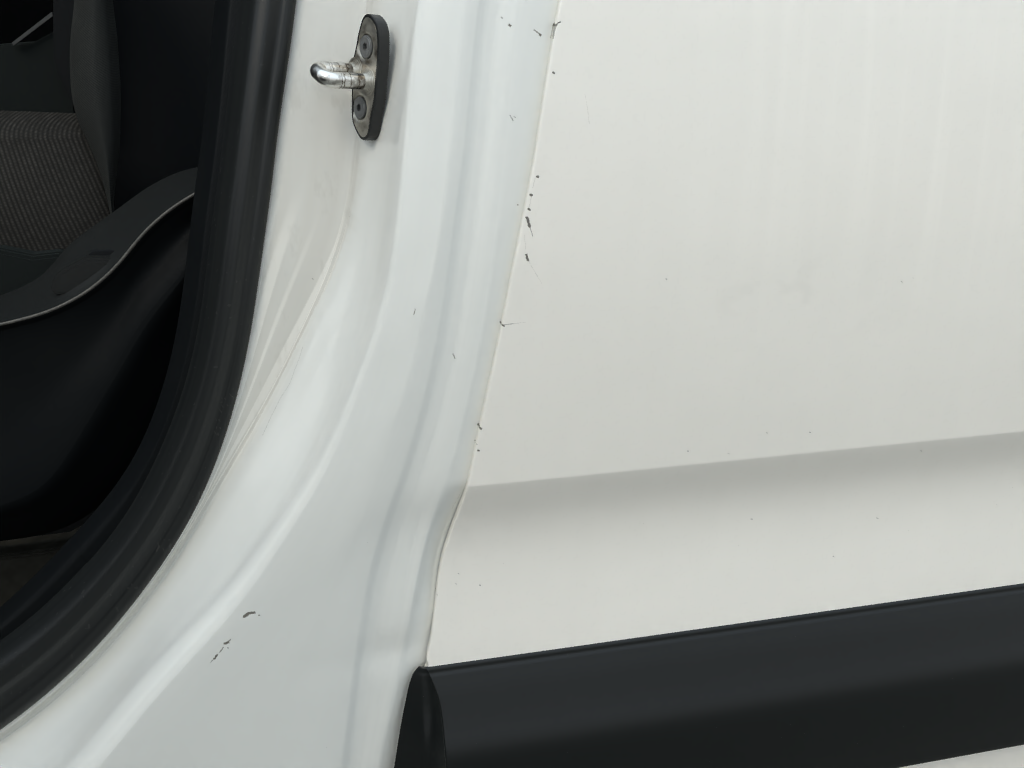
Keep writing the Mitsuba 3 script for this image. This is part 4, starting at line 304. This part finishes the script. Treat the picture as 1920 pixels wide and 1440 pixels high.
def slab(points, depth, rnd=2.0, bend=None):
    """a plate with rounded edges from an outline of 3-D points (mm), thickened into the car"""
    p = np.array(points, float)
    y0 = p[:, 1].mean()
    cs = m3.CrossSection([p[:, [0, 2]][::1]], m3.FillRule.EvenOdd)
    cs = cs.offset(-rnd, m3.JoinType.Round).offset(rnd, m3.JoinType.Round, circular_segments=24)
    lay = [(0, -rnd), (0.3 * rnd, -0.4 * rnd), (rnd, 0), (depth, 0)]
    body = None
    for (a, o), (b, o2) in zip(lay[:-1], lay[1:]):
        e = cs.offset((o + o2) / 2, m3.JoinType.Round, circular_segments=24).extrude(b - a + 0.01).translate([0, 0, a])
        body = e if body is None else body + e
    me = body.to_mesh()
    v = me.vert_properties[:, :3]
    out = np.stack([v[:, 0], y0 + v[:, 2], v[:, 1]], 1)
    return trimesh.Trimesh(out / 1000, me.tri_verts[:, ::-1], process=False)

CAR = 'car'
labels[CAR] = {'label': 'white car with black rub strip, seen at its open front door and pillar', 'category': 'car'}

# ---------------------------------------------------------------- ground (below the picture; it lights the body from under)
g = 300.0
put('ground', ([[-g, -g, 0], [g, -g, 0], [g, g, 0], [-g, g, 0]], [[0, 1, 2], [0, 2, 3]]), 'asphalt')
labels['ground'] = {'label': 'grey asphalt ground under the car', 'category': 'ground', 'kind': 'structure'}

# ---------------------------------------------------------------- outer side panel
TOP, CREASE = 1350.0, 681.0
def lean(z):
    """slope of the skin: positive where it leans inwards above"""
    d = CREASE - z
    th = np.interp(d, [-700, -300, -190, -60, -4, -0.3, 1.2, 9, 22, 34, 46, 62, 85, 115, 160, 300, 520],
                   [26, 14.5, 9.5, 2.6, 1.0, 0.6, -14, -17, -15.5, -10, -4, 2.5, 7.0, 8.5, 6.0, 2, -14])
    return np.tan(np.radians(th))
zf = np.linspace(TOP, 170, 6000)
yf = np.cumsum(-lean(zf)) * (zf[0] - zf[1])
yf = yf - np.interp(-CREASE, -zf, yf)
def skin_y(z):
    return np.interp(-np.asarray(z, float), -zf, yf)

zz = np.concatenate([np.linspace(TOP, 700, 60), np.linspace(699, 684, 12), np.linspace(683.5, 676, 24), np.linspace(675, 560, 90), np.linspace(559, 330, 60), np.linspace(329, 180, 12)])

ed = np.array(EDGE)
order = np.argsort(ed[:, 1])
edge_x = PchipInterpolator(ed[order, 1], ed[order, 0], extrapolate=True)
def ex(z):
    z = np.asarray(z, float)
    lo, hi = ed[:, 1].min(), ed[:, 1].max()
    zc = np.clip(z, lo, hi)
    return edge_x(zc) + (z - zc) * 0.2 + 4.0 * np.clip((548 - z) / 3.0, 0, 1)

def side_panel():
    # columns: hem turned back behind the skin, rolled edge, then the skin
    roll = [(0.7, 7.0), (0.25, 4.6), (0.03, 2.0), (0.0, 1.25), (0.1, 0.72), (0.34, 0.30), (0.8, 0.05), (1.6, 0.0), (4.5, 0.0)]
    xs = np.r_[8, 12, 18, 26, 36, 50, 70, 95, 125, 160, 200, 250, 310, 380, 460, 560, 700]
    rows = []
    for z in zz:
        x0, y0 = float(ex(z)), float(skin_y(z))
        rows.append([[x0 + a, y0 + b, z] for a, b in roll] + [[x0 + a, y0, z] for a in xs])
    G = np.array(rows)
    w = np.stack([G[..., 0] * 0.006, G[..., 2] * 0.010, G[..., 0] * 0], -1)
    amp = np.clip((G[..., 0] - np.array([[ex(z)] for z in zz])) / 30, 0, 1)
    G[..., 1] += amp * 0.35 * (nfbm(w, 3, seed=3) - 0.5)
    return grid_mesh(G / 1000)
put(CAR + '__side_panel', side_panel(), 'panel_paint', smooth=True, label='white side panel with a moulded groove and small paint chips along its front edge')

# ---------------------------------------------------------------- door pillar and sill, one pressing
U = {k: i for i, k in enumerate(RAILS)}
def pillar_warp(G, u, v):
    z = G[..., 2]
    outer = np.clip((u - U['f1']) / (U['r1'] - U['f1']), 0, 1)[:, None]
    d = CREASE - 8 - z
    dent = 4.5 / (1 + np.exp(-(d - 8) / 7.5)) * (1 - 0.75 / (1 + np.exp(-(d - 60) / 14)))
    d2 = 555 - z
    dent2 = 1.8 * np.exp(-np.square((d2 - 0) / 14.0))
    meet = np.clip((u - U['r2']) / (U['g4'] - U['r2']), 0, 1)[:, None]
    dent = dent * (1 - meet) + meet * np.where(z < CREASE, skin_y(np.clip(z, 546, CREASE)) + 0.6 * np.clip((CREASE - z) / 10, 0, 1), 0)
    G[..., 1] += outer * (dent + dent2)
    # slight ripple of the pressing, running along it
    t = u[:, None] * 1.0 + 0 * v[None]
    rip = nfbm(np.stack([t * 1.1, v[None] * 2.5 + 0 * t, 0 * t], -1), 3, seed=9) - 0.5
    band = np.clip((u - U['b1']) / 2, 0, 1)[:, None]
    G[..., 1] += 0.35 * rip * band
    return G
pm, puv = loft(RAILS, nv=260, nu=7, warp=pillar_warp)
put(CAR + '__pillar', pm, 'pillar_paint', smooth=True, uv=puv, label='white painted door pillar curving down into the sill, dusty beside the seal')

# ---------------------------------------------------------------- door seal
sm, suv = loft(SEAL, nv=240, nu=7)
put(CAR + '__door_seal', sm, 'rubber', smooth=True, uv=suv, label='black rubber seal following the curve of the door opening')

# ---------------------------------------------------------------- rub strip
sf = np.array(STRIP_FRONT)
zs_t = np.array([542.4, 541.4, 540.3, 539.4, 538.7, 538.0, 536.8, 534, 528, 515, 506, 500, 495.5, 490.5, 484, 474, 460, 440, 428, 412.5, 406.5, 403.5, 401.9, 401.3])
ys_t = np.array([0.4, -1.3, -1.9, -2.1, -2.2, -2.5, -3.6, -5.2, -8.6, -14.9, -19.5, -22.6, -25.4, -27.9, -29.8, -31.0, -31.9, -32.2, -31.6, -30.6, -29.6, -27.0, -15.0, 8.0])
from scipy.ndimage import gaussian_filter1d
pp = np.stack([zs_t, ys_t], 1)
al = np.r_[0, np.cumsum(np.linalg.norm(np.diff(pp, axis=0), axis=1))]
pd = PchipInterpolator(al, pp)(np.linspace(0, al[-1], 1500))
st = al[-1] / 1500
fine_, wide_ = (gaussian_filter1d(pd, sg / st, axis=0, mode='nearest') for sg in (0.35, 5.0))
kw = (np.clip((535.5 - pd[:, 0]) / 5, 0, 1) * np.clip((pd[:, 0] - 412) / 6, 0, 1))[:, None]
pd = (fine_ * (1 - kw) + wide_ * kw)[::8]
pd = np.vstack([pd, [zs_t[-1], ys_t[-1]]])
zs, ys = pd[:, 0], pd[:, 1]
y_top = float(skin_y(544.0))
ys = ys + np.interp(zs, [391, 544], [float(skin_y(392.0)) * 0.3, y_top])
o = np.argsort(sf[:, 2])
front_x = PchipInterpolator(sf[o, 2], sf[o, 0], extrapolate=True)
def strip_mesh():
    rows = []
    for z, y in zip(zs, ys):
        x0 = float(front_x(np.clip(z, sf[:, 2].min(), sf[:, 2].max())))
        cols = [(-1.1, 1.9), (-0.75, 0.8), (0.0, 0.15), (1.2, 0.0)]
        k = min(1.0, max(0.0, abs(y) - 2) / 12)
        rows.append([[x0 + a, y + b * k, z] for a, b in cols] + [[x0 + a, y, z] for a in (3, 8, 20, 50, 100, 200, 350, 520, 700)])
    return np.array(rows)
G = strip_mesh()
put(CAR + '__rub_strip', grid_mesh(G / 1000), 'strip_plastic', smooth=True, label='wide black plastic rub strip along the lower side panel')
# its closed front end, slanting back to the edge of the panel
cb = np.array(CAP_BASE)
oc = np.argsort(cb[:, 2])
base_x = PchipInterpolator(cb[oc, 2], cb[oc, 0], extrapolate=True)
rows = []
for i, (z, y) in enumerate(zip(zs, ys)):
    f = G[i, 0]
    zb = z + 0.0
    b = np.array([float(base_x(np.clip(zb, cb[:, 2].min(), cb[:, 2].max()))), float(skin_y(zb)) + 2.0, zb])
    c = []
    for t in np.linspace(0, 1, 16):
        q = f * (1 - t) + b * t
        q[1] += 2.2 * math.sin(math.pi * min(t / 0.45, 1)) * min(1, abs(f[1]) / 15)
        c.append(q)
    rows.append(c)
put(CAR + '__rub_strip__end_cap', grid_mesh(np.array(rows) / 1000), 'strip_plastic', smooth=True, label='slanted front end of the black rub strip')

# ---------------------------------------------------------------- door striker
O_, W_, T_, N_ = (np.array(a) for a in (ST_O, ST_W, ST_T, ST_N))
FR = np.eye(4); FR[:3, 0], FR[:3, 1], FR[:3, 2], FR[:3, 3] = W_, T_, N_, O_
if np.linalg.det(FR[:3, :3]) < 0:
    FLIP = True
else:
    FLIP = False
def to_car(mesh):
    """from striker millimetres (w, t, n) to the car"""
    if hasattr(mesh, 'to_mesh'):
        me = mesh.to_mesh(); v, f = me.vert_properties[:, :3], me.tri_verts
    else:
        v, f = np.array(mesh.vertices), np.array(mesh.faces)
    v = np.c_[v / 1000, np.ones(len(v))] @ FR.T
    return trimesh.Trimesh(v[:, :3], f[:, ::-1] if FLIP else f, process=False)

def closed_spline(pts, n=90):
    p = np.array(pts, float)
    q = np.vstack([p, p[:1]])
    s = np.r_[0, np.cumsum(np.linalg.norm(np.diff(q, axis=0), axis=1))]
    return CubicSpline(s, q, bc_type='periodic')(np.linspace(0, s[-1], n, endpoint=False))

outline = closed_spline(PLATE) * [1.0, 1.045]
cs = m3.CrossSection([outline], m3.FillRule.NonZero).offset(-1.5, m3.JoinType.Round).offset(1.5, m3.JoinType.Round, circular_segments=32)
if cs.area() < 1:
    cs = m3.CrossSection([outline[::-1]], m3.FillRule.NonZero)
def layered(cs, lay):
    body = None
    for (a, o1), (b, o2) in zip(lay[:-1], lay[1:]):
        e = cs.offset((o1 + o2) / 2, m3.JoinType.Round, circular_segments=40).extrude(b - a + 0.005).translate([0, 0, a])
        body = e if body is None else body + e
    return body
legs = np.array(SPOTS)[2:]
heads = np.array(SPOTS)[:2]
gasket = layered(cs, [(-6.5, 1.5), (-1.2, 1.5), (0.2, 1.4), (0.7, 1.15), (0.95, 0.7)])
gasket = gasket - cs.offset(-0.4, m3.JoinType.Round, circular_segments=40).extrude(8).translate([0, 0, -1.2])
put(CAR + '__door_striker__gasket', to_car(gasket), 'gasket_rubber', smooth=35, label='black rubber gasket under the striker plate')
plate = layered(cs, [(-1.5, 0.0), (0.55, 0.0), (0.75, -0.12), (0.95, -0.35), (1.1, -0.7)])
dish = lambda c, r0, r1, h0, h1: m3.Manifold.cylinder(h1 - h0, r0, r1, 56).translate([c[0], c[1], h0])
RH = 8.2
for c in heads:
    plate = plate - dish(c, RH - 0.9, RH + 0.9, 0.2, 1.2) - m3.Manifold.cylinder(3, RH - 0.9, RH - 0.9, 56).translate([c[0], c[1], -1.1]) - m3.Manifold.cylinder(4, 2.1, 2.1, 24).translate([c[0], c[1], -2])
for c in legs:
    for k in range(7):                                       # raised collars the loop is pressed into
        a = k / 6
        r = 5.0 + 3.4 * (1 - a) ** 1.9
        plate = plate + m3.Manifold.cylinder(0.62, r, r - 0.25, 48).translate([c[0], c[1], 0.9 + 0.6 * k])
plate = plate - m3.Manifold.cylinder(4, 1.15, 1.15, 24).translate([legs[0][0] - 1.0 - 9.5 + 0, legs[0][1] + 7.5, -1])
put(CAR + '__door_striker__plate', to_car(plate), 'steel', smooth=35, label='worn steel striker plate with raised collars')

def screw(c):
    head = m3.Manifold.cylinder(1.9, RH - 1.7, RH - 1.7, 56).translate([0, 0, -1.0]) + m3.Manifold.cylinder(1.25, RH - 1.75, RH - 2.0, 56) + m3.Manifold.cylinder(1.5, RH - 2.4, RH - 3.0, 56)
    for k in range(6):
        a = k * math.pi / 3 + 0.4
        head = head - m3.Manifold.cylinder(5, 0.85, 0.85, 18).translate([1.55 * math.cos(a), 1.55 * math.sin(a), -2])
    head = head - m3.Manifold.cylinder(5, 1.6, 1.6, 24).translate([0, 0, -2])
    return head.translate([c[0], c[1], -0.15])
for name, c in zip(('screw', 'screw_001'), heads):
    put(f'{CAR}__door_striker__{name}', to_car(screw(c)), 'zinc_screw', smooth=35)

def rod(path, rad, sides=28):
    p = np.array(path, float)
    t = np.gradient(p, axis=0); t /= np.linalg.norm(t, axis=1, keepdims=True)
    a0 = np.cross(legs[1].tolist() + [0] - np.array(legs[0].tolist() + [0]), [0, 0, 1.0]); a0 /= np.linalg.norm(a0)
    b0 = np.cross(t, a0)
    ang = np.linspace(0, 2 * np.pi, sides, endpoint=False)
    ring = p[:, None] + rad * (np.cos(ang)[None, :, None] * a0 + np.sin(ang)[None, :, None] * b0[:, None])
    ring = np.concatenate([ring, ring[:, :1]], 1)
    return grid_mesh(ring), np.repeat(p[:, 2:3], sides + 1, 1)
LEN, RAD, BEND = 28.5, 4.65, 5.0
p0, p1 = np.r_[legs[0], 0.0], np.r_[legs[1], 0.0]
ax = (p1 - p0) / np.linalg.norm(p1 - p0)
gap = np.linalg.norm(p1 - p0)
BEND = min(BEND, gap / 2 - 0.3)
path = [p0 + [0, 0, h] for h in np.linspace(0.5, LEN - BEND, 18)]
path += [p0 + ax * (BEND - BEND * math.cos(a)) + np.array([0, 0, LEN - BEND + BEND * math.sin(a)]) for a in np.linspace(0, math.pi / 2, 14)[1:]]
path += [p1 - ax * (BEND - BEND * math.cos(a)) + np.array([0, 0, LEN - BEND + BEND * math.sin(a)]) for a in np.linspace(math.pi / 2, 0, 14)]
path += [p1 + [0, 0, h] for h in np.linspace(LEN - BEND, 0.5, 18)[1:]]
lm, lh = rod(path, RAD)
put(CAR + '__door_striker__loop', to_car(lm), 'bright_steel', smooth=True, uv=np.stack([lh.ravel(), lh.ravel() * 0], 1), label='bent bright steel loop of the striker, scuffed and grimy at its root')

# ---------------------------------------------------------------- inside the opening
tm, tuv = loft(TRIM, nv=150, nu=5)
cut = 0.70
vv = tuv[:, 1]
fv = vv[tm.faces].max(1)
up_f, lo_f = tm.faces[fv <= cut], tm.faces[fv > cut]
put(CAR + '__pillar_trim', trimesh.Trimesh(tm.vertices, up_f, process=False), 'dark_plastic', smooth=True, label='black plastic trim edge beside the door seal')
lo_v = tm.vertices.copy(); lo_v[:, 1] += 0.0016
put(CAR + '__sill_plate', trimesh.Trimesh(lo_v, lo_f, process=False), 'dark_plastic', smooth=True, label='black plastic sill plate below the trim joint')
qm, quv = loft(SILL, nv=160, nu=6)
UQ = {k: i for i, k in enumerate(SILL)}
uf = quv[:, 0][qm.faces].mean(1)
put(CAR + '__side_trim', trimesh.Trimesh(qm.vertices, qm.faces[uf > UQ['q0']], process=False), 'dark_plastic', smooth=True, label='black grained plastic trim with a pale upper edge beside the seat')
put(CAR + '__side_trim__ledge', trimesh.Trimesh(qm.vertices, qm.faces[uf <= UQ['q0']], process=False), 'sill_plastic', smooth=True)
def bead(curve, r, dy, dz=0.0):
    c = np.array(curve, float); c = CubicSpline(np.linspace(0, 1, len(c)), c)(np.linspace(0, 1, 150)) + [0, dy, dz]
    t = np.gradient(c, axis=0); t /= np.linalg.norm(t, axis=1, keepdims=True)
    a = np.cross(t, [0, 1.0, 0]); a /= np.linalg.norm(a, axis=1, keepdims=True); b = np.cross(t, a)
    ang = np.linspace(0, 2 * np.pi, 13)
    return grid_mesh((c[:, None] + r * (np.cos(ang)[None, :, None] * a[:, None] + np.sin(ang)[None, :, None] * b[:, None])) / 1000)
scene['edge_plastic'] = plastic(lambda p, n, uv: mi.Color3f(0.066, 0.063, 0.056) * (0.45 + 0.9 * noise(p.x * 900, p.y * 900, p.z * 900)), 0.5, grain_bump, 1.0, 0.5)
put(CAR + '__side_trim__edge_bead', bead(SILL['q1'], 1.15, -0.4), 'edge_plastic', smooth=True, label='pale worn edge along the top of the trim')
put(CAR + '__side_trim__latch_cover', slab(CAP, 24, 4.0), 'sill_plastic', smooth=30, label='small rounded dark cover on the trim ledge')
put(CAR + '__side_trim__latch_slot', slab(SLOT, 4, 0.8), 'black_lining', smooth=30)

bm, buv = loft(BOL, nv=90, nu=6)
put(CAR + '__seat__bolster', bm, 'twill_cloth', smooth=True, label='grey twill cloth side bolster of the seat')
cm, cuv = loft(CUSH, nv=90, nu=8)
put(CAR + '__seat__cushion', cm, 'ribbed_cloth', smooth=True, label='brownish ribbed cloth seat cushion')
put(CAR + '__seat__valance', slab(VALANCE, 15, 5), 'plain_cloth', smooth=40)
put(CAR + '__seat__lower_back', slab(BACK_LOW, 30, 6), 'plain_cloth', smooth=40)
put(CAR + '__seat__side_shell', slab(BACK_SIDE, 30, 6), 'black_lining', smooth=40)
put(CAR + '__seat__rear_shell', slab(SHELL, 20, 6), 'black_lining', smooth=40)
put(CAR + '__seat__recliner_rail', slab(RAIL_STRIP, 6, 0.5), 'glint_plastic', smooth=40)
put(CAR + '__carpet', slab(CARPET, 30, 4), 'felt', smooth=40)

# the closed cabin behind the opening: far side, roof, floor, front and rear
lx0, lx1, ly0, ly1, lz0, lz1 = -0.95, 0.75, 0.085, 1.35, 0.25, 1.42
V = np.array([[x, y + (0.20 if z == lz1 and y == ly0 else 0.0), z] for x in (lx0, lx1) for y in (ly0, ly1) for z in (lz0, lz1)])
F = [[2, 3, 7, 6], [1, 5, 7, 3], [0, 2, 6, 4], [0, 1, 3, 2], [4, 6, 7, 5]]
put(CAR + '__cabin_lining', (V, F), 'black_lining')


# the open front door, swung out ahead of the opening (it shades the jamb)
HX, HY, DA = -1.06, -0.01, math.radians(-80)
prof = np.array([[0.0, 0.36], [0.05, 0.30], [0.95, 0.30], [1.03, 0.42], [1.08, 0.62], [1.09, 0.92], [1.00, 1.40], [0.62, 1.46], [0.30, 1.22], [0.0, 0.96]])
win = np.array([[0.34, 0.98], [1.02, 0.96], [0.95, 1.36], [0.64, 1.41], [0.40, 1.22]])
def door_slab(y0, y1, grow):
    body = m3.CrossSection([prof * 1000], m3.FillRule.EvenOdd).offset(grow, m3.JoinType.Round, circular_segments=24)
    body = (body - m3.CrossSection([win * 1000], m3.FillRule.EvenOdd)).extrude(y1 - y0).to_mesh()
    v = body.vert_properties[:, :3] / 1000
    a, y = v[:, 0], y0 / 1000 + v[:, 2]
    return trimesh.Trimesh(np.stack([HX + a * math.cos(DA) - y * math.sin(DA), HY + a * math.sin(DA) + y * math.cos(DA), v[:, 1]], 1), body.tri_verts[:, ::-1], process=False)
put(CAR + '__front_door', door_slab(0, 30, 0), 'panel_paint', smooth=30)
put(CAR + '__front_door__inner_trim', door_slab(30, 90, -12), 'dark_plastic', smooth=30)
